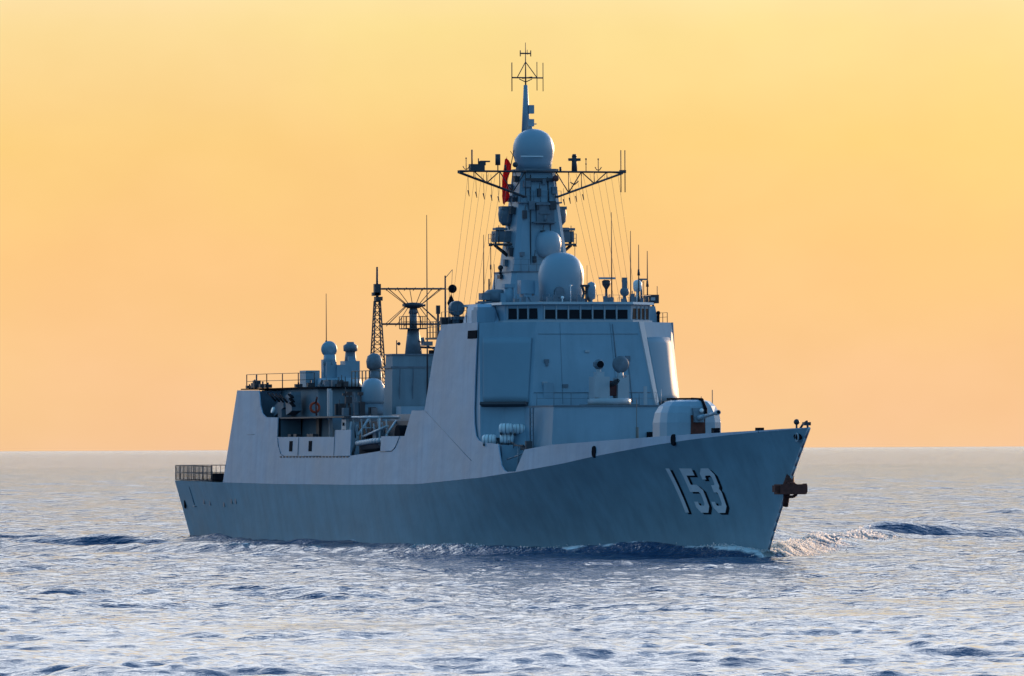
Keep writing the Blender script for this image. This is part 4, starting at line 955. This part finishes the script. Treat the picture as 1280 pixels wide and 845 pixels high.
def sea_full(x, y, dr=None):
    hw, fo = wake(x, y); hs = sea_height(x, y, dr)
    near = np.exp(-np.maximum(np.abs(y) - 8, 0) / 5) * ((x < 72) & (x > -75))
    return hs * (1 - .35 * near) + hw, fo
rs = list(np.geomspace(3, 235, 26)); r = 240.0
while r < 3500: rs.append(r); r += .21 * (max(r, 250) / 290) ** (1.38 if r < 1500 else 1.6)
while r < 70000: rs.append(r); r *= 1.035
rs = np.array(rs)
fine_half = R(6.0); th = list(np.arange(-fine_half, fine_half + 1e-9, R(.031))); s = R(.031); t_ = fine_half
outer = []
while t_ < math.pi - R(2): s = min(s * 1.10, R(4)); t_ += s; outer.append(min(t_, math.pi - R(1)))
th = np.array([-q for q in reversed(outer)] + th + outer)
a0 = math.atan2(DV.y, DV.x)
RR, TT = np.meshgrid(rs, th, indexing='ij')
X = CAM.x + RR * np.cos(a0 - TT); Y = CAM.y + RR * np.sin(a0 - TT)
DR = np.gradient(rs)[:, None] * np.ones_like(TT); DT = np.gradient(th)[None, :] * RR
H_, F_ = sea_full(X, Y, np.maximum(DR, DT * .8))
fade = np.clip((9000 - RR) / 6000, 0, 1); H_ = H_ * fade
nr, nt_ = RR.shape
co = np.stack([X, Y, H_], -1).reshape(-1, 3).astype(np.float32)
idx = np.arange(nr * nt_).reshape(nr, nt_)
q = np.stack([idx[:-1, :-1], idx[1:, :-1], idx[1:, 1:], idx[:-1, 1:]], -1).reshape(-1, 4)
wrap = np.stack([idx[:-1, -1], idx[1:, -1], idx[1:, 0], idx[:-1, 0]], -1)
q = np.concatenate([q, wrap]); q = q[:, ::-1]
cap = idx[0]
me = bpy.data.meshes.new('sea'); me.vertices.add(len(co)); me.vertices.foreach_set('co', co.ravel())
nf = len(q); me.loops.add(nf * 4); me.loops.foreach_set('vertex_index', q.ravel().astype(np.int32))
me.polygons.add(nf); me.polygons.foreach_set('loop_start', np.arange(0, nf * 4, 4, dtype=np.int32)); 
me.update(calc_edges=True)
me.polygons.foreach_set('use_smooth', np.ones(nf, dtype=bool))
at_ = me.attributes.new('foam', 'FLOAT', 'POINT'); at_.data.foreach_set('value', np.clip(F_, 0, 1.5).ravel().astype(np.float32))
LO = np.zeros_like(X); tot = 0
DD_ = np.maximum(DR, DT * .8)
for kx, ky, ph, am_, lam in comps:
    s2 = (am_ * 2 * math.pi / lam) ** 2; tot += s2; LO += s2 * (1 - np.clip((lam / np.maximum(DD_, .01) - 1.8) / 1.2, 0, 1) ** 2)
lo_ = me.attributes.new('chop', 'FLOAT', 'POINT'); lo_.data.foreach_set('value', np.sqrt(LO / tot).ravel().astype(np.float32))
me.validate(); me.update()
sea = bpy.data.objects.new('sea', me); scene.collection.objects.link(sea); sea['kind'] = 'structure'

def water_material():
    m = bpy.data.materials.new('sea_water'); m.use_nodes = True
    t = m.node_tree; n = t.nodes; l = t.links; b = n['Principled BSDF']
    b.inputs['Base Color'].default_value = (.006, .045, .12, 1); b.inputs['Roughness'].default_value = .035; b.inputs['IOR'].default_value = 1.34
    b.inputs['Specular IOR Level'].default_value = .5
    g = n.new('ShaderNodeNewGeometry')
    def noise(scale, det, rough=.6, stretch=(1, 1, 1)):
        mp = n.new('ShaderNodeMapping'); mp.inputs['Rotation'].default_value = (0, 0, -main); mp.inputs['Scale'].default_value = stretch
        l.new(g.outputs['Position'], mp.inputs[0]); z = n.new('ShaderNodeTexNoise'); z.inputs['Scale'].default_value = scale; z.inputs['Detail'].default_value = det; z.inputs['Roughness'].default_value = rough
        l.new(mp.outputs[0], z.inputs[0]); return z.outputs[0]
    n0 = noise(.2, 3, .6, (1, .5, 1)); b0 = n.new('ShaderNodeBump'); b0.inputs['Strength'].default_value = 1.0; b0.inputs['Distance'].default_value = .30; l.new(n0, b0.inputs['Height'])
    n1 = noise(.9, 5, .65, (1, .5, 1)); n2 = noise(3.2, 5, .65, (1, .8, 1))
    b1 = n.new('ShaderNodeBump'); b1.inputs['Strength'].default_value = 1.0; b1.inputs['Distance'].default_value = .15; l.new(n1, b1.inputs['Height']); l.new(b0.outputs[0], b1.inputs['Normal'])
    b2 = n.new('ShaderNodeBump'); b2.inputs['Strength'].default_value = 1.0; b2.inputs['Distance'].default_value = .06; l.new(n2, b2.inputs['Height']); l.new(b1.outputs[0], b2.inputs['Normal'])
    l.new(b2.outputs[0], b.inputs['Normal'])
    # chop too short for the mesh at that distance is carried by the bump instead
    ch_ = n.new('ShaderNodeAttribute'); ch_.attribute_name = 'chop'
    n3 = noise(.55, 4, .7, (1, .45, 1)); hm_ = n.new('ShaderNodeMath'); hm_.operation = 'MULTIPLY'; l.new(n3, hm_.inputs[0]); l.new(ch_.outputs['Fac'], hm_.inputs[1])
    b3 = n.new('ShaderNodeBump'); b3.inputs['Strength'].default_value = 1.0; b3.inputs['Distance'].default_value = 1.5; l.new(hm_.outputs[0], b3.inputs['Height']); l.new(b2.outputs[0], b3.inputs['Normal'])
    l.new(b3.outputs[0], b.inputs['Normal'])
    rg_ = n.new('ShaderNodeMath'); rg_.operation = 'MULTIPLY_ADD'; l.new(ch_.outputs['Fac'], rg_.inputs[0]); rg_.inputs[1].default_value = .10; rg_.inputs[2].default_value = .035; l.new(rg_.outputs[0], b.inputs['Roughness'])
    f = n.new('ShaderNodeAttribute'); f.attribute_name = 'foam'
    fn = noise(1.3, 8, .7)
    mm = n.new('ShaderNodeMath'); mm.operation = 'ADD'; l.new(f.outputs['Fac'], mm.inputs[0]); l.new(fn, mm.inputs[1])
    mr = n.new('ShaderNodeMapRange'); l.new(mm.outputs[0], mr.inputs[0]); mr.inputs[1].default_value = .93; mr.inputs[2].default_value = 1.2
    d = n.new('ShaderNodeBsdfPrincipled'); d.inputs['Base Color'].default_value = (.72, .76, .8, 1); d.inputs['Roughness'].default_value = .85; l.new(b2.outputs[0], d.inputs['Normal'])
    mx = n.new('ShaderNodeMixShader'); l.new(mr.outputs[0], mx.inputs[0]); l.new(b.outputs[0], mx.inputs[1]); l.new(d.outputs[0], mx.inputs[2])
    l.new(mx.outputs[0], n['Material Output'].inputs['Surface'])
    return m
me.materials.append(water_material())

# breaking crest of the bow wave: lumpy foam ribbons on either side
m_foam = bpy.data.materials.new('foam'); m_foam.use_nodes = True
b = m_foam.node_tree.nodes['Principled BSDF']; b.inputs['Base Color'].default_value = (.78, .80, .82, 1); b.inputs['Roughness'].default_value = .9
b.inputs['Subsurface Weight'].default_value = .0

from mathutils import noise as mn
def froth(sgn, u0, u1, hgt, width, seed, thr):
    """broken, lumpy crest: ridge-following sheet torn open where the foam is thin"""
    m = MB(); du, ds = .17, .13; nu = int((u1 - u0) / du); ns = int(2 * width / ds)
    U, S_ = np.meshgrid(u0 + du * np.arange(nu), -width + ds * np.arange(ns), indexing='ij')
    XX = 70.6 - U; YY = sgn * (.44 * U + .55 + S_ * (.55 + .018 * U))
    HH, _ = sea_full(XX, YY); Z = np.zeros_like(U); K = np.zeros_like(U)
    for i in range(nu):
        env = hgt(U[i, 0])
        for j in range(ns):
            p = Vector((XX[i, j], YY[i, j], seed * 7.3)); e = math.exp(-(S_[i, j] / width * 1.7) ** 2)
            big = mn.noise(p * .45); t = mn.turbulence(p * 1.1, 5, False)
            K[i, j] = e * (.75 + .9 * big) + .25 * (t - .5) - thr(U[i, 0])
            Z[i, j] = env * e * max(0, .35 + 1.1 * big + .75 * (t - .55)) + .10 * t - .04
    idx = {}
    for i in range(nu):
        for j in range(ns):
            idx[i, j] = len(m.v); m.v.append((XX[i, j] + .12 * mn.noise(Vector((i * .7, j * .7, seed))), YY[i, j], HH[i, j] + Z[i, j]))
    for i in range(nu - 1):
        for j in range(ns - 1):
            if K[i:i + 2, j:j + 2].mean() > 0:
                m.f.append((idx[i, j], idx[i + 1, j], idx[i + 1, j + 1], idx[i, j + 1])); m.sm.append(True)
    # droplets thrown off the crest
    r = np.random.default_rng(seed)
    for _ in range(260):
        i, j = r.integers(0, nu - 1), r.integers(0, ns - 1)
        if K[i, j] < 0: continue
        z = HH[i, j] + Z[i, j] + abs(r.normal(0, .16)) * (1 + hgt(U[i, 0])); q = r.uniform(.015, .05)
        m.add([(XX[i, j] + q, YY[i, j], z), (XX[i, j] - q, YY[i, j] + q, z), (XX[i, j] - q, YY[i, j] - q, z), (XX[i, j], YY[i, j], z + 1.6 * q)], [(0, 1, 3), (1, 2, 3), (2, 0, 3), (0, 2, 1)])
    return m
g_ = lambda u, c, w: math.exp(-((u - c) / w) ** 2)
mf = froth(1, -.8, 92, lambda u: .28 * g_(u, 7, 6) + .45 * g_(u, 36, 9) + .7 * g_(u, 79, 5) + .1, 2.6, 3, lambda u: .16 + .08 * g_(u, 18, 6) + .42 * g_(u, 58, 7) + .15 * min(1, u / 60))
m2 = froth(-1, -.8, 60, lambda u: .15 * g_(u, 4, 3) + .06, 1.5, 5, lambda u: .95 + .12 * math.sin(u * .5) - .28 * g_(u, 2, 3))
mf.add(m2.v, m2.f, True)
def spray(sgn, clumps, seed):
    """torn foam and spray: thin translucent flakes, densest low down and in gusts"""
    r = np.random.default_rng(seed); vs = []; fs = []
    for uc, us_, n, hh_, wd in clumps:
        u = r.normal(uc, us_, n); u = u[u > -.6]; off = r.normal(0, wd, len(u))
        x = 70.6 - u; y = sgn * (.44 * u + .55 + off)
        base, _ = sea_full(x, y)
        for i in range(len(u)):
            k = mn.noise(Vector((x[i] * .55, y[i] * .55, seed))) + .35 * mn.noise(Vector((x[i] * 2, y[i] * 2, seed)))
            if k < -.12: continue
            z = base[i] + hh_ * (r.random() ** 1.8) * (.25 + 1.6 * max(k, 0)) * math.exp(-(off[i] / wd) ** 2 * .5); q = r.uniform(.03, .085)
            a = Vector(r.normal(0, 1, 3)).normalized(); b_ = a.orthogonal().normalized(); c_ = a.cross(b_); o = Vector((x[i], y[i], z)); n0 = len(vs)
            vs.extend([o + b_ * q * 1.5, o - b_ * q * .7 + c_ * q, o - b_ * q * .7 - c_ * q]); fs.append((n0, n0 + 1, n0 + 2))
    return vs, fs
vs, fs = spray(1, [(3, 4, 15000, .45, .7), (14, 8, 16000, .32, 1.0), (36, 7, 18000, .42, 1.1), (79, 5, 13000, .7, 1.1)], 3); mf.add(vs, fs)
vs, fs = spray(-1, [(2, 2, 700, .25, .3), (30, 5, 700, .2, .6)], 8); mf.add(vs, fs)
fo = mf.build('bow_foam', m_foam); fo['kind'] = 'stuff'
t = m_foam.node_tree; tr_ = t.nodes.new('ShaderNodeBsdfTranslucent'); tr_.inputs[0].default_value = (.8, .8, .8, 1); mx = t.nodes.new('ShaderNodeMixShader'); mx.inputs[0].default_value = .75
t.links.new(b.outputs[0], mx.inputs[1]); t.links.new(tr_.outputs[0], mx.inputs[2]); t.links.new(mx.outputs[0], t.nodes['Material Output'].inputs['Surface'])
